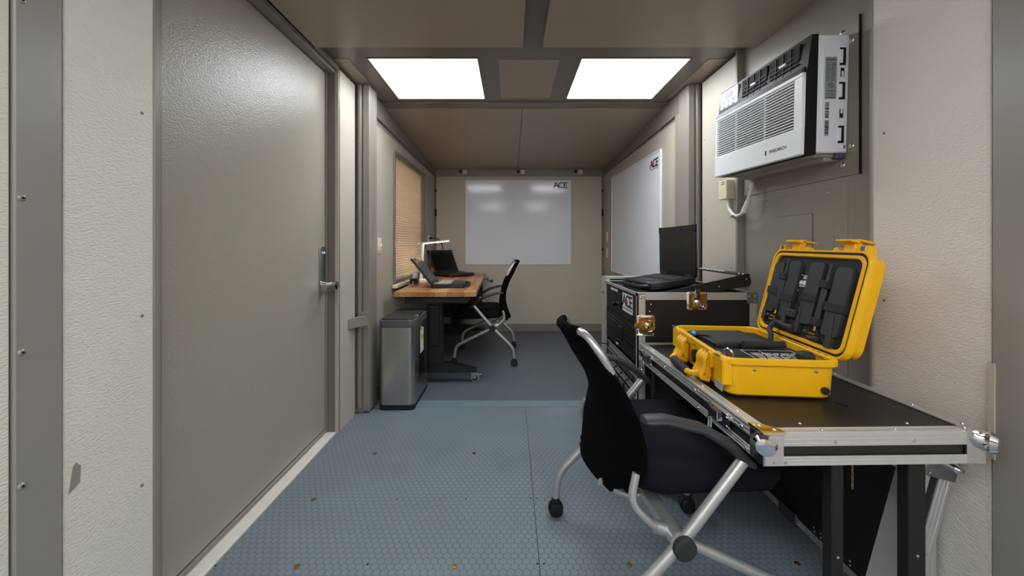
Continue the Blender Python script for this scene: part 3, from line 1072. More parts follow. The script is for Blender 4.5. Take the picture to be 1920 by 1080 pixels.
# =================================================================== LAPTOPS
def laptop(label, loc, rot, w, d, lid_h, lean, keys='keys', scr='screen_off', handle=True, thick=.034):
    """origin at the middle of the front edge's underside; +x to the user, so the body runs to -x; lean = back tilt of lid from vertical"""
    t = thing('laptop', label, 'laptop', loc, rot)
    base = B()
    base.prism(rrect(d, w, .014, 3, -d / 2, 0), .003, thick, None, .003)
    base = base.build('base', 'black', t)
    B().box(-d + .02, -.03, -w / 2 + .006, w / 2 - .006, 0, .004).build('underside', 'black', base)
    B().box(-.095, -.035, -.05, .05, thick - .001, thick + .0008).build('touchpad', 'antenna', base)
    k = B()
    rows_ = 6
    for r in range(rows_):
        x = -.115 - r * (d - .155) / rows_
        n = 15
        for i in range(n):
            if r == 0 and 4 <= i <= 9:
                if i == 4:
                    k.box(x - .013, x, -w / 2 + .02 + 4 * (w - .04) / n, -w / 2 + .02 + 10 * (w - .04) / n - .003, thick - .001, thick + .003)
                continue
            y = -w / 2 + .02 + i * (w - .04) / n
            k.box(x - .013, x, y, y + (w - .04) / n - .003, thick - .001, thick + .003)
    k.build('keyboard', keys, t, smooth=False, kind='stuff')
    if handle:
        h = B()
        hp_ = arc_path([(-.012, -w / 2 + .035, thick * .55), (.030, -w / 2 + .055, thick * .55), (.030, w / 2 - .055, thick * .55), (-.012, w / 2 - .035, thick * .55)], .02, 4)
        h.tube(hp_, .0105, 10)
        h.build('carry_handle', 'black', t)
    # lid
    ca, sa = math.cos(lean), math.sin(lean)
    mx = Matrix(((0, -sa, ca, -d + .008), (1, 0, 0, 0), (0, ca, sa, thick - .002), (0, 0, 0, 1)))   # u along y, v up the lid, w toward user
    ld = B()
    ld.prism(rrect(w, lid_h, .014, 3, 0, lid_h / 2), -.014, .0, mx, .002)
    ld = ld.build('lid', 'black', t)
    for sx in (-1, 1):
        B().box(min(sx * (w / 2 - .018), sx * (w / 2 + .003)), max(sx * (w / 2 - .018), sx * (w / 2 + .003)), lid_h - .034, lid_h + .003, -.0155, .0015, .003, mx).build('corner_bumper', 'black', ld)
    B().box(-w / 2 + .02, w / 2 - .022, .03, lid_h - .035, -.001, .0012, 0, mx).build('screen', scr, ld)
    cams = B()
    for x in (-.05, 0, .06):
        cams.cyl(mx @ Vector((x, lid_h - .018, 0)), mx @ Vector((x, lid_h - .018, .0016)), .004, 8)
    cams.build('camera_lens', 'black_gloss', ld)
    hg = B()
    for sx in (-.33, .33):
        hg.cyl((-d + .004, sx * w - .03, thick + .002), (-d + .004, sx * w + .03, thick + .002), .008, 10)
    hg.build('hinge', 'black', t)
    B().box(-.022, -.012, w / 2 - .075, w / 2 - .055, thick, thick + .0008).build('sticker', 'label_grey', base)
    return t


# near desk laptop: user side toward +x
laptop('open rugged laptop with silver keys on the desk, in front of the white lamp', (-.385, 3.275, DZ), (0, 0, math.radians(2)), .33, .265, .265, math.radians(38), 'keys_light')
laptop('open black laptop with dark screen at the far end of the desk', (-.530, 4.235, DZ), (0, 0, math.radians(-40)), .36, .27, .285, math.radians(27), handle=True)

# =================================================================== DESK LAMP
lamp = thing('desk_lamp', 'white LED desk lamp with slim bar head on the wooden desk', 'lamp', (-.868, 3.72, DZ))
B().prism(rrect(.11, .13, .02, 4), 0, .018, None, .004).build('base', 'white', lamp)
B().box(-.014, .010, -.012, .012, .016, .365, .003, Matrix.Rotation(math.radians(2.5), 4, 'Y')).build('stem', 'white', lamp)
B().cyl((.008, -.02, .362), (.008, .02, .362), .012, 12).build('hinge', 'white', lamp)
mh = Matrix.Translation((0, 0, .362)) @ Matrix.Rotation(math.radians(-6), 4, 'Y')
hd_ = B().prism(rrect(.315, .040, .018, 4, .120, 0), -.004, .008, mh, .002).build('head', 'white', lamp)
B().box(.0, .265, -.014, .014, -.006, -.0035, 0, mh).build('led_strip', 'lamp_led', hd_)

# =================================================================== RADIO, ADAPTERS, RACEWAY ON DESK
ra = thing('handheld_radio', 'small handheld radio with thin antenna between the desk laptops', 'radio', (-.815, 3.93, DZ), (0, 0, math.radians(-20)))
rb = B().prism(rrect(.034, .056, .008, 3), 0, .125, None, .004).build('body', 'black', ra)
B().cyl((0, .016, .12), (0, .016, .140), .008, 10).build('knob', 'black', ra)
B().tube([(0, -.016, .12), (0, -.016, .15), (0, -.016, .30)], [.007, .0045, .003], 8).build('antenna', 'antenna', ra)
B().box(.0165, .0185, -.020, .020, .075, .105).build('speaker_panel', 'orange', rb)
B().box(.0185, .0195, -.014, .014, .080, .100).build('display', 'screen_off', rb)
pc = B().prism(rrect(.030, .05, .006, 3), .0, .030).build('charger_cup', 'black', ra)

rw = thing('power_strip', 'cream power strip along the wall edge of the desk', 'power strip', (-.925, 3.30, DZ))
B().box(-.028, .012, -.22, .30, 0, .030, .004).build('housing', 'ivory', rw)
so = B()
for i in range(5):
    so.box(-.018, .004, -.18 + i * .10, -.15 + i * .10, .0295, .0315, .001)
so.build('socket', 'label_grey', rw)
ad = tag(B().box(-.885, -.845, 3.45, 3.49, DZ + .046, DZ + .092, .005, None).build('white_charger', 'white', None), 'white cube charger on top of the black power adapter', 'charger')
ab = thing('power_adapter', 'black power adapter with white cord beside the cream power strip', 'power adapter', (-.870, 3.47, DZ))
B().box(-.034, .030, -.045, .045, 0, .047, .005).build('adapter_body', 'black', ab)
B().tube(arc_path([(.0, -.045, .02), (.0, -.07, .015), (.02, -.13, .004), (.0, -.2, .004), (.03, -.3, .004)], .04), .0035, 6).build('cord', 'cable_white', ab)
# plug and cord in the wall outlet by the window
pg = thing('mains_lead', 'black mains lead from the wall outlet to the far desk laptop', 'cable', (FL + .008, 4.47, 1.165))
B().box(-.003, .035, -.014, .014, -.012, .012, .004).build('plug', 'black', pg)
B().tube(arc_path([(.03, 0, 0), (.09, .0, .0), (.13, .09, -.05), (.14, .18, -.20), (.12, .20, -.424)], .08, 6), .005, 8).build('cord', 'black', pg)

# =================================================================== TRASH CAN
tc_ = thing('trash_can', 'brushed steel rectangular trash can with dark lid beside the desk', 'trash can', (-.757, 2.745, 0))
w, d = .238, .425
B().prism(rrect(w - .004, d - .004, .035, 6), 0, .04).build('base', 'black', tc_)
can = B().prism(rrect(w, d, .04, 8), .036, .548).build('can', 'brushed', tc_)
B().prism(rrect(w + .004, d + .004, .042, 8), .545, .592, None, .004).build('rim', 'grey_plastic', tc_)
ld = B().prism(rrect(w - .03, d - .04, .03, 5, -.004, .0), .588, .602, None, .004).build('lid', 'antenna', tc_)
pdl = B()
pdl.tube(arc_path([(.085, -.09, .598), (.112, -.09, .603), (.112, .04, .603), (.085, .04, .598)], .018), .006, 8)
pdl.build('lid_handle', 'satin', ld)
B().box(-.05, .05, -.001, .001, .6018, .6024).build('lid_badge', 'satin', ld)
B().prism(rrect(.17, .36, .006), 0, .0012, frame_mx((w / 2, .0, .33), (0, 1, 0), (0, 0, 1))).build('side_gloss_panel', 'black_gloss', can)  # black gloss panel on the can's side
st = B().box(w / 2, w / 2 + .0022, -.05, .05, .33, .50).build('sticker', 'print_white', can)
B().box(w / 2 + .002, w / 2 + .003, -.035, .045, .42, .45).build('sticker_band', 'yellow_print', st)
B().box(w / 2 + .002, w / 2 + .003, -.04, .0, .485, .515).build('warning_mark', 'yellow_print', st)


# =================================================================== CHAIRS
def chair(label, loc, heading, zs=1.0, group='folding mesh-back chairs on casters'):
    """origin on the floor under the middle of the pivot bar; +x forward, +y left"""
    t = thing('office_chair', label, 'chair', loc, (0, 0, heading), group)
    PZ = .345
    for s in (-1, 1):
        y = s * .305
        lg = B()
        lg.tube(arc_path([(.172, y * .985, .545), (0, y, PZ), (-.185, y, .165), (-.195, y, .06)], .05, 6), .0150, 12)
        lg = lg.build('leg', 'silver', t)
        yy = y - s * .026
        lf = B()
        lf.tube(arc_path([(-.01, yy, PZ + .002), (.335, yy, .175), (.348, yy, .06)], .05, 6), .0145, 12)
        lf = lf.build('leg', 'silver', t)
        for (x, yq, par) in ((-.195, y, lg), (.348, yy, lf)):
            c = B()
            for dy in (-.012, .012):
                c.tube([(x, yq + dy - .009, .027), (x, yq + dy - .007, .027), (x, yq + dy + .007, .027), (x, yq + dy + .009, .027)], [.021, .027, .027, .021], 16)
            c.build('caster_wheel', 'black', par)
            c = B()
            c.tube([(x, yq, .045), (x, yq, .072)], [.017, .017], 12)
            c.tube([(x, yq - .006, .03), (x, yq + .006, .03)], [.031, .031], 14)
            c.build('caster_hood', 'black', par)
        B().tube([(0, y + s * .012, PZ), (0, y + s * .024, PZ), (0, y + s * .028, PZ)], [.029, .029, .024], 20).build('pivot_cap', 'rubber', t)
        # armrest
        rows_ = []
        for (x, z, hw, th_) in ((.202, .526, .012, .008), (.182, .540, .024, .013), (.13, .586, .027, .015), (.06, .628, .028, .012), (-.04, .655, .027, .011), (-.085, .656, .026, .010), (-.094, .656, .022, .007)):
            rows_.append([(x + .3 * pz, y * .97 + px, z + pz) for px, pz in [(hw * math.cos(a), th_ * math.sin(a)) for a in [2 * PI * k / 12 for k in range(12)]]])
        B().rings(rows_).build('armrest', 'armrest', t)
    B().cyl((0, -.300, PZ), (0, .300, PZ), .024, 16).build('pivot_bar', 'silver', t)
    # seat
    so_ = rrect(.47, .47, .10, 6, .145, 0)
    rings = []
    for (k, z) in ((.80, .408), (.95, .415), (1.0, .44), (1.0, .470), (.96, .492), (.80, .503), (.45, .505), (.12, .503)):
        rings.append([(.145 + (p[0] - .145) * k, p[1] * k, z - .02 * ((p[0] - .145) / .235) ** 2 * (p[0] > .145)) for p in so_])
    B().rings(rings).build('seat', 'fabric', t, ang=60)
    sb = B()
    sb.box(-.02, .22, -.11, .11, .395, .412)
    sb.box(-.018, .018, -.06, .06, .345, .40)
    sb.build('seat_bracket', 'silver', t)

    # back: sling over a tube frame
    def Z(z):
        return .39 + (z - .39) * zs
    prof = [(.386, -.150, .130), (.43, -.130, .200), (.48, -.112, .242), (.53, -.102, .244), (.58, -.097, .234), (.65, -.106, .210), (.73, -.132, .186), (.80, -.168, .172), (.835, -.186, .164)]
    tops = [(.865, -.200, .118), (.90, -.217, .100), (.93, -.232, .095)]

    def surf(z, x, hw):
        n = 14
        return [(x + .030 * (u * u) - .006 * (1 - u * u), u * hw, Z(z)) for u in [-1 + 2 * k / n for k in range(n + 1)]]
    rr = []
    allp = prof + tops
    for i in range(len(allp) - 1):
        for k in range(3):
            q = k / 3
            rr.append(surf(*[allp[i][j] * (1 - q) + allp[i + 1][j] * q for j in range(3)]))
    rr.append(surf(*allp[-1]))
    bk = B().grid(rr, .012).build('backrest', 'mesh', t, ang=60)
    B().tube([(-.232 + .030 * u * u - .006, u * .096, Z(.928)) for u in (-1, -.6, -.2, .2, .6, 1)], .0145, 12).build('top_roll', 'mesh', bk)
    for s in (-1, 1):
        # rolled side seams of the sling
        B().tube([(x + .030, s * hw, Z(z)) for z, x, hw in prof[1:]], .011, 10).build('side_roll', 'mesh', bk)
        # bare tube loop at the upper corner
        hp_ = arc_path([(-.232 + .024, s * .085, Z(.928)), (-.222 + .028, s * .135, Z(.925)), (-.190 + .03, s * .172, Z(.865)), (-.160 + .03, s * .170, Z(.800))], .05, 5)
        B().tube(hp_, .0115, 12).build('handle_tube', 'silver', bk)
        # support tube from the pivot bar up into the sling
        B().tube(arc_path([(0, s * .262, PZ), (-.05, s * .262, PZ + .015), (-.112, s * .255, PZ + .075), (-.090, s * .244, .49)], .05, 5), .0105, 10).build('back_support', 'silver', t)
        B().cyl((.0, s * .262, PZ), (-.048, s * .262, PZ + .014), .0165, 12).build('support_sleeve', 'silver', t)
        B().tube(arc_path([(-.005, s * .11, PZ), (-.07, s * .11, PZ - .002), (-.148, s * .115, .392)], .04, 5), .0105, 10).build('lower_support', 'silver', t)
    B().tube([(-.150 + .030 * u * u - .004, u * .150, .392) for u in (-1, -.5, 0, .5, 1)], .010, 10).build('bottom_roll', 'mesh', bk)
    return t


chair('black mesh-back chair pushed under the butcher-block desk', (-.165, 3.75, 0), PI)
chair('black mesh-back chair pulled up to the flight-case table', (.402, 1.272, 0), math.radians(5), .83)


# =================================================================== FLIGHT CASE HELPERS
def ridged(b, p0, p1, up, out, wdt, thk=.0018, ridges=3):
    """aluminium edge strip from p0 to p1; width along up, proud along out, with raised ribs"""
    p0, p1, up, out = Vector(p0), Vector(p1), Vector(up).normalized(), Vector(out).normalized()
    L_ = (p1 - p0).length
    mx = frame_mx(p0, p1 - p0, up)
    if mx.to_3x3().col[2].dot(out) < 0:
        mx = mx @ Matrix.Diagonal((1, 1, -1, 1))
    b.box(0, L_, 0, wdt, -.001, thk, 0, mx)
    for i in range(ridges):
        a = wdt * (.16 + .68 * i / max(1, ridges - 1))
        b.box(0, L_, a - wdt * .07, a + wdt * .07, thk - .0002, thk + .0012, 0, mx)


def butterfly(parent, o, xd, yd, s=1.0, dish='brass'):
    """recessed butterfly latch: dish, plate, twist wing, catch"""
    mx = frame_mx(o, xd, yd)
    d_ = B().prism(rrect(.095 * s, .085 * s, .012 * s, 4), -.001, .003, mx, .001).build('latch_dish', 'chrome', parent)
    B().prism(rrect(.075 * s, .066 * s, .010 * s, 4), .002, .0036, mx).build('latch_recess', dish, d_)
    b = B()
    b.box(-.020 * s, .020 * s, -.028 * s, .020 * s, .003, .010, .002, mx)
    b.box(-.012 * s, .012 * s, .015 * s, .055 * s, .004, .012, .002, mx)
    b.tube([mx @ Vector((0, -.006 * s, .009)), mx @ Vector((0, -.006 * s, .019)), mx @ Vector((0, -.006 * s, .021))], [.012 * s, .012 * s, .007 * s], 14)
    b.build('latch_body', 'chrome', d_)
    b = B()
    pts_ = arc_path([mx @ Vector(p) for p in ((-.024 * s, -.006 * s, .014), (-.024 * s, -.026 * s, .014), (.024 * s, -.026 * s, .014), (.024 * s, -.006 * s, .014))], .01 * s)
    b.tube(pts_, .0032 * s, 8)
    b.build('twist_wing', 'chrome', d_)
    rm = RIV_C
    for (x, y) in ((-.039, .034), (.039, .034), (-.039, -.034), (.039, -.034)):
        p = mx @ Vector((x * s, y * s, .003))
        link('rivet', rm, None, d_, mx=Matrix.Translation(p) @ mx.to_3x3().to_4x4())


RIV_C = screw_mesh('rivet', 0.0042, 'chrome', .6, False)


def rivets_on(parent, spots, normal):
    q = Vector((0, 0, 1)).rotation_difference(Vector(normal)).to_matrix().to_4x4()
    for p in spots:
        link('rivet', RIV_C, None, parent, mx=Matrix.Translation(p) @ q)


# =================================================================== RACK CASE
RX0, RX1, RY0, RY1, RZ1 = .583, 1.130, 1.765, 2.37, .872
rk = thing('rack_case', 'black flight-case equipment rack with aluminium edges beside the right wall', 'rack case', (0, 0, 0))
sh = B()
sh.box(RX0 + .004, RX1, RY0, RY0 + .012, .04, RZ1 - .004)
sh.box(RX0 + .004, RX1, RY1 - .012, RY1, .04, RZ1 - .004)
sh.box(RX1 - .012, RX1, RY0 + .012, RY1 - .012, .04, RZ1 - .004)
sh.box(RX0 + .004, RX1 - .012, RY0 + .012, RY1 - .012, .04, .052)
sh.box(RX0 + .03, RX1 - .012, RY0 + .012, RY1 - .012, RZ1 - .06, RZ1 - .05)
shell = sh.build('shell', 'black_lam', rk)
al = B()
ridged(al, (RX0, RY0, .04), (RX0, RY0, RZ1), (1, 0, 0), (0, -1, 0), .034)
ridged(al, (RX1 - .034, RY0, .04), (RX1 - .034, RY0, RZ1), (1, 0, 0), (0, -1, 0), .034)
ridged(al, (RX0, RY0, RZ1 - .030), (RX1, RY0, RZ1 - .030), (0, 0, 1), (0, -1, 0), .030)
ridged(al, (RX0, RY0, .04), (RX1, RY0, .04), (0, 0, 1), (0, -1, 0), .030)
al.box(RX0 - .002, RX0 + .03, RY0 - .002, RY0 + .003, .04, RZ1)
al.box(RX0 - .002, RX0 + .004, RY0 - .002, RY0 + .022, .04, RZ1)
al.box(RX0 - .002, RX0 + .004, RY1 - .022, RY1 + .002, .04, RZ1)
al.box(RX0 - .002, RX0 + .004, RY0, RY1, RZ1 - .012, RZ1 + .002)
al.box(RX0, RX1, RY0 - .002, RY0 + .016, RZ1 - .003, RZ1 + .003)
al.box(RX0, RX1, RY1 - .016, RY1 + .002, RZ1 - .003, RZ1 + .003)
al.box(RX1 - .016, RX1 + .002, RY0, RY1, RZ1 - .003, RZ1 + .003)
al.build('edge_extrusion', 'alu', rk)
ct = B()
ct.box(RX1 - .048, RX1 + .003, RY0 - .005, RY0 + .0, RZ1 - .046, RZ1 + .003, .001)
ct.box(RX1 - .03, RX1 + .004, RY0 - .004, RY0 + .03, RZ1 + .001, RZ1 + .005, .001)
ct.build('corner_brace', 'satin', rk)
rivets_on(rk, [(RX1 - .038, RY0 - .005, RZ1 - .012), (RX1 - .012, RY0 - .005, RZ1 - .012), (RX1 - .012, RY0 - .005, RZ1 - .035),
               (RX0 + .012, RY0 - .003, RZ1 - .02), (RX0 + .03, RY0 - .003, RZ1 - .012), (RX0 + .062, RY0, RZ1 - .052), (RX0 + .055, RY0, RZ1 - .084)], (0, -1, 0))
butterfly(rk, (.852, RY0 - .003, RZ1 - .035), (1, 0, 0), (0, 0, 1), 1.0)
butterfly(rk, (.618, RY0 - .003, .725), (0, 0, 1), (-1, 0, 0), 1.0)
# equipment on the open side, seen obliquely
ex = RX0 + .012
e1 = B().box(ex - .006, ex + .2, RY0 + .02, RY1 - .02, .715, RZ1 - .014, .002).build('drawer', 'black_metal', rk)
mxd = frame_mx((ex - .0062, 2.06, .80), (0, -1, 0), (0, 0, 1))
ace_logo(e1, frame_mx((ex - .0065, 1.940, .806), (0, -1, 0), (0, 0, 1)), .150, True)
text('drawer_print', 'SOUND TOWN', .020, 'print_white', e1, frame_mx((ex - .0064, 2.19, .838), (0, -1, 0), (0, 0, 1)), bold=.0004)
b = B()
b.box(ex - .022, ex - .005, 2.03, 2.10, .775, .79, .002)
b.cyl((ex - .03, 2.14, .765), (ex - .004, 2.14, .765), .012, 12)
b.build('drawer_latch', 'black_gloss', e1)
e2 = B().box(ex - .004, ex + .2, RY0 + .02, RY1 - .02, .535, .708, .002).build('rack_server', 'black', rk)
for i in range(7):
    B().box(ex - .008, ex - .003, RY0 + .04, RY1 - .04, .560 + i * .020, .567 + i * .020).build('vent_slat', 'black_gloss', e2)
b = B()
b.box(ex - .0095, ex - .003, 2.02, 2.10, .595, .66, .002)
b.build('server_display', 'black_gloss', e2)
B().box(ex - .0085, ex - .003, 2.115, 2.145, .544, .552).build('server_mark', 'print_white', e2)
rnd = random.Random(11)
for zi, z in enumerate((.500, .455, .405, .352, .300, .250, .200, .150)):
    u = B().box(ex - .004, ex + .18, RY0 + .02, RY1 - .02, z - .019, z + .019, .001)
    u = u.build('network_unit', 'black_metal', rk)
    B().box(ex - .006, ex - .003, RY0 + .022, RY1 - .022, z + .013, z + .019).build('silver_trim', 'alu', u)
    pt = B()
    for k in range(24):
        y = RY0 + .05 + k * (RY1 - RY0 - .10) / 24
        for dz in (-.012, .0):
            pt.box(ex - .0062, ex - .003, y, y + .013, z + dz - .003, z + dz + .006)
    pt.build('port_row', 'grey_plastic' if zi % 2 else 'label_grey', u, smooth=False, kind='stuff')
cbx = B()
for k in range(5):
    y = 1.84 + k * .1
    cbx.tube(arc_path([(ex - .004, y, .46), (ex - .045, y + .02, .44), (ex - .05, y + .05, .33), (ex - .004, y + .06, .30)], .03), .0035, 6)
cbx.tube(arc_path([(ex - .004, 2.30, .50), (ex - .07, 2.33, .50), (ex - .10, 2.39, .46), (ex - .03, 2.40, .40)], .05), .003, 6)
cbx.build('patch_cable', 'black', rk)
# tilted drawer tray with side rails on top
TA = math.radians(7.5)
tm = Matrix.Translation((RX0 + .05, 0, RZ1 - .028)) @ Matrix.Rotation(-TA, 4, 'Y')
tr = B()
tr.box(0, .33, RY0 + .03, RY1 - .03, 0, .006, 0, tm)
tray = tr.build('slide_tray', 'black_metal', rk)
for (y0, y1) in ((RY0 + .022, RY0 + .030), (RY1 - .030, RY1 - .022)):
    r_ = B()
    r_.prism([(0, -.012), (.48, -.005), (.492, .012), (.488, .050), (.46, .052), (.10, .020), (0, .008)], -y1, -y0,
             tm @ Matrix(((1, 0, 0, 0), (0, 0, -1, 0), (0, 1, 0, 0), (0, 0, 0, 1))))
    r_.build('tray_rail', 'black_metal', tray)
bar = B().box(.455, .490, RY0 + .022, RY1 - .022, .047, .053, .001, tm).build('tray_crossbar', 'black_metal', tray)
text('tray_print', 'SOUND TOWN', .036, 'print_white', bar, tm @ frame_mx((.472, 2.10, .0536), (0, -1, 0), (1, 0, 0)), bold=.0006)
rivets_on(tray, [tm @ Vector(p) for p in ((.47, RY0 + .04, .054), (.47, RY0 + .075, .054), (.28, RY0 + .04, .022))], (0, 0, 1))
rivets_on(tray, [tm @ Vector(p) for p in ((.34, RY0 + .022, .012), (.47, RY0 + .022, .03))], (0, -1, 0))
for (x, y) in ((.66, 1.86), (1.05, 1.86), (.66, 2.28), (1.05, 2.28)):
    B().box(x - .03, x + .03, y - .03, y + .03, -.001, .042, .004).build('rubber_foot', 'rubber', rk)
# removed cover parked on the far side of the rack
cv = thing('rack_cover', 'aluminium-edged rack cover standing behind the flight-case rack', 'case cover', (0, 0, 0))
B().box(.592, 1.12, 2.385, 2.475, .02, .885, .002).build('cover_shell', 'black_lam', cv)
al = B()
al.box(.586, .594, 2.380, 2.480, .0, .893)
al.box(.586, 1.125, 2.380, 2.480, .883, .893)
al.box(.586, .612, 2.377, 2.384, .0, .893)
ridged(al, (.586, 2.384, .0), (.586, 2.384, .893), (0, 1, 0), (-1, 0, 0), .09)
al.build('edge_extrusion', 'alu', cv)
B().box(.583, .600, 2.42, 2.46, .785, .80, .002).build('cover_catch', 'black', cv)

# laptop on the tilted tray
lt = laptop('open black laptop with raised grey screen on top of the rack case', (0, 0, 0), (0, 0, 0), .360, .238, .268, math.radians(7), 'keys', 'screen')
lt.rotation_mode = 'QUATERNION'
R3 = Matrix.Rotation(math.radians(186), 4, 'Z')
R3 = Matrix.Rotation(-TA, 4, 'Y') @ R3
lt.rotation_quaternion = R3.to_quaternion()
lt.location = (RX0 + .095, 2.075, RZ1 - .007)

# =================================================================== FLIGHT CASE TABLE
TB = thing('case_table', 'flight-case lid table with black top and ridged aluminium edges', 'table', (.598, .908, 0), (0, 0, math.radians(1.2)))
TW, TL, TZ, TT = .535, .832, .65, .075
lidp = B().box(.004, TW - .004, .004, TL - .004, TZ - TT + .004, TZ - .002).build('tabletop', 'black_lam', TB)
al = B()
for (p0, p1, up, out) in (
        ((0, 0, TZ), (0, TL, TZ), (1, 0, 0), (0, 0, 1)), ((TW, 0, TZ), (TW, TL, TZ), (-1, 0, 0), (0, 0, 1)),
        ((0, 0, TZ), (TW, 0, TZ), (0, 1, 0), (0, 0, 1)), ((0, TL, TZ), (TW, TL, TZ), (0, -1, 0), (0, 0, 1))):
    ridged(al, p0, p1, up, out, .028, .0015, 2)
al.build('top_edge', 'alu', TB)
al = B()
for (p0, p1, out) in (((0, 0, 0), (0, TL, 0), (-1, 0, 0)), ((TW, 0, 0), (TW, TL, 0), (1, 0, 0)), ((0, 0, 0), (TW, 0, 0), (0, -1, 0)), ((0, TL, 0), (TW, TL, 0), (0, 1, 0))):
    for (z, wd) in ((TZ - .029, .030), (TZ - TT, .022)):
        a = Vector(p0) + Vector((0, 0, z))
        c = Vector(p1) + Vector((0, 0, z))
        ridged(al, a, c, (0, 0, 1), out, wd)
al.build('side_edge', 'alu', TB)
rivets_on(TB, [(x, -.004, TZ - .018) for x in (.17, .36)] + [(.05, -.003, TZ - TT + .01), (.022, -.003, TZ - TT + .01)], (0, -1, 0))
rivets_on(TB, [(x, .012, TZ + .003) for x in (.15, .33)] + [(.13, .055, TZ - .002), (.40, .05, TZ - .002)] + [(.012, y, TZ + .003) for y in (.12, .3, .5, .7)] + [(TW - .012, y, TZ + .003) for y in (.15, .4, .65)], (0, 0, 1))
rivets_on(TB, [(-.004, y, TZ - .018) for y in (.08, .32, .55, .78)] + [(-.004, y, TZ - TT + .01) for y in (.06, .3, .6, .8)], (-1, 0, 0))


def ball_corner(o, sx, sy):
    b = B()
    mx = Matrix.Translation(o) @ Matrix.Diagonal((sx, sy, 1, 1))
    b.box(-.004, .046, -.004, .002, -TT, -.002, .001, mx)
    b.box(-.004, .002, -.004, .046, -TT, -.002, .001, mx)
    pl_ = B()
    pl_.prism([(-.004, -.004), (.052, -.004), (.050, .014), (.014, .050), (-.004, .052)], -.001, .0045, mx)
    p = b.build('ball_corner', 'chrome', TB)
    pl_.build('corner_plate', 'chrome', p)
    q = B()
    c = mx @ Vector((.004, .004, -.022))
    d = Vector((-sx * .6, -sy * 1.0, -.02)).normalized()
    q.tube([c + d * k for k in (-.01, .004, .016, .028, .031)], [.014, .023, .026, .020, .012], 16)
    q.build('corner_ball', 'chrome', p)
    rivets_on(p, [o + Vector((sx * .034, sy * .012, .005)), o + Vector((sx * .012, sy * .034, .005))], (0, 0, 1))


ball_corner(Vector((0, 0, TZ)), 1, 1)
ball_corner(Vector((TW, 0, TZ)), -1, 1)
for y in (.180, .715):
    mx = frame_mx((-.004, y, TZ - .034), (0, 1, 0), (0, 0, 1)) @ Matrix.Rotation(0, 4, 'Z')
    mx = frame_mx((-.004, y, TZ - .036), (0, -1, 0), (0, 0, 1))
    ltc = B().prism(rrect(.100, .040, .008, 4), -.001, .004, mx).build('table_latch', 'chrome', TB)
    b = B()
    b.box(-.030, .010, -.014, .014, .003, .012, .002, mx)
    b.box(-.045, -.030, -.050, .016, .003, .009, .002, mx)
    b.tube(arc_path([mx @ Vector(p) for p in ((-.040, -.02, .009), (-.040, -.062, .012), (.0, -.066, .012))], .01), .0035, 8)
    b.build('latch_hook', 'chrome', ltc)
    rivets_on(ltc, [mx @ Vector((x, yy, .004)) for x in (-.042, .042) for yy in (-.012, .012)], (-1, 0, 0))
# folding legs under the near end
for (x, y, w_) in ((.205, .045, .030), (.405, .045, .044)):
    lg = B()
    lg.box(x - w_ / 2, x + w_ / 2, y - .015, y + .015, .015, TZ - TT + .01, .002)
    lg = lg.build('leg', 'black_metal', TB)
    B().box(x - w_ / 2 - .003, x + w_ / 2 + .003, y - .018, y + .018, 0, .02, .003).build('foot_cap', 'rubber', lg)
    rivets_on(lg, [(x, y - .015, .33)], (0, -1, 0))
b = B()
b.box(.19, .43, .038, .052, .10, .125)
b.build('leg_stretcher', 'black_metal', TB)
b = B()
for y in (.10, .74):
    b.box(.03, TW - .03, y - .015, y + .015, TZ - TT - .012, TZ - TT + .006)
b.build('under_rail', 'black_metal', TB)
for x in (.06, TW - .06):
    B().box(x - .012, x + .012, TL - .05, TL - .02, .0, TZ - TT + .006, .002).build('leg', 'black_metal', TB)
ch = B()
for k in range(9):
    z = TZ - TT - .006 - k * .0095
    pts_ = [(.255 + .0022 * math.cos(a) * (k % 2), .045 + .0022 * math.cos(a) * ((k + 1) % 2), z + .006 * math.sin(a)) for a in [2 * PI * j / 10 for j in range(11)]]
    ch.tube(pts_, .0009, 5)
ch.build('safety_chain', 'copper', TB)

# slanted support under the near end, ridged on both edges
sm_ = Matrix.Translation((.335, .085, 0)) @ Matrix.Rotation(math.radians(16), 4, 'Y')
sup = B().box(.004, .078, .002, .060, 0.004, .575, .001, sm_).build('slanted_support', 'black_lam', TB)
al = B()
for (x, wd) in ((.0, .022), (.046, .036)):
    mx = sm_ @ Matrix.Translation((x, 0, 0))
    al.box(0, wd, -.001, .062, 0, .578, 0, mx)
    for k in range(3):
        a = wd * (.2 + .3 * k)
        al.box(a - wd * .06, a + wd * .06, -.0025, 0, 0, .578, 0, mx)
al.build('support_edge', 'alu', sup)
b = B()
b.box(-.004, .086, -.006, .064, .520, .585, .002, sm_)
b.build('support_bracket', 'satin', sup)
b = B()
b.tube([sm_ @ Vector(p) for p in ((.066, -.004, .560), (.066, -.020, .560), (.066, -.028, .560))], [.013, .013, .007], 14)
b.build('support_ball', 'chrome', sup)
rivets_on(sup, [sm_ @ Vector(p) for p in ((.064, -.002, .12), (.064, -.002, .32), (.011, -.006, .565), (.011, -.006, .530))], (0, -1, 0))

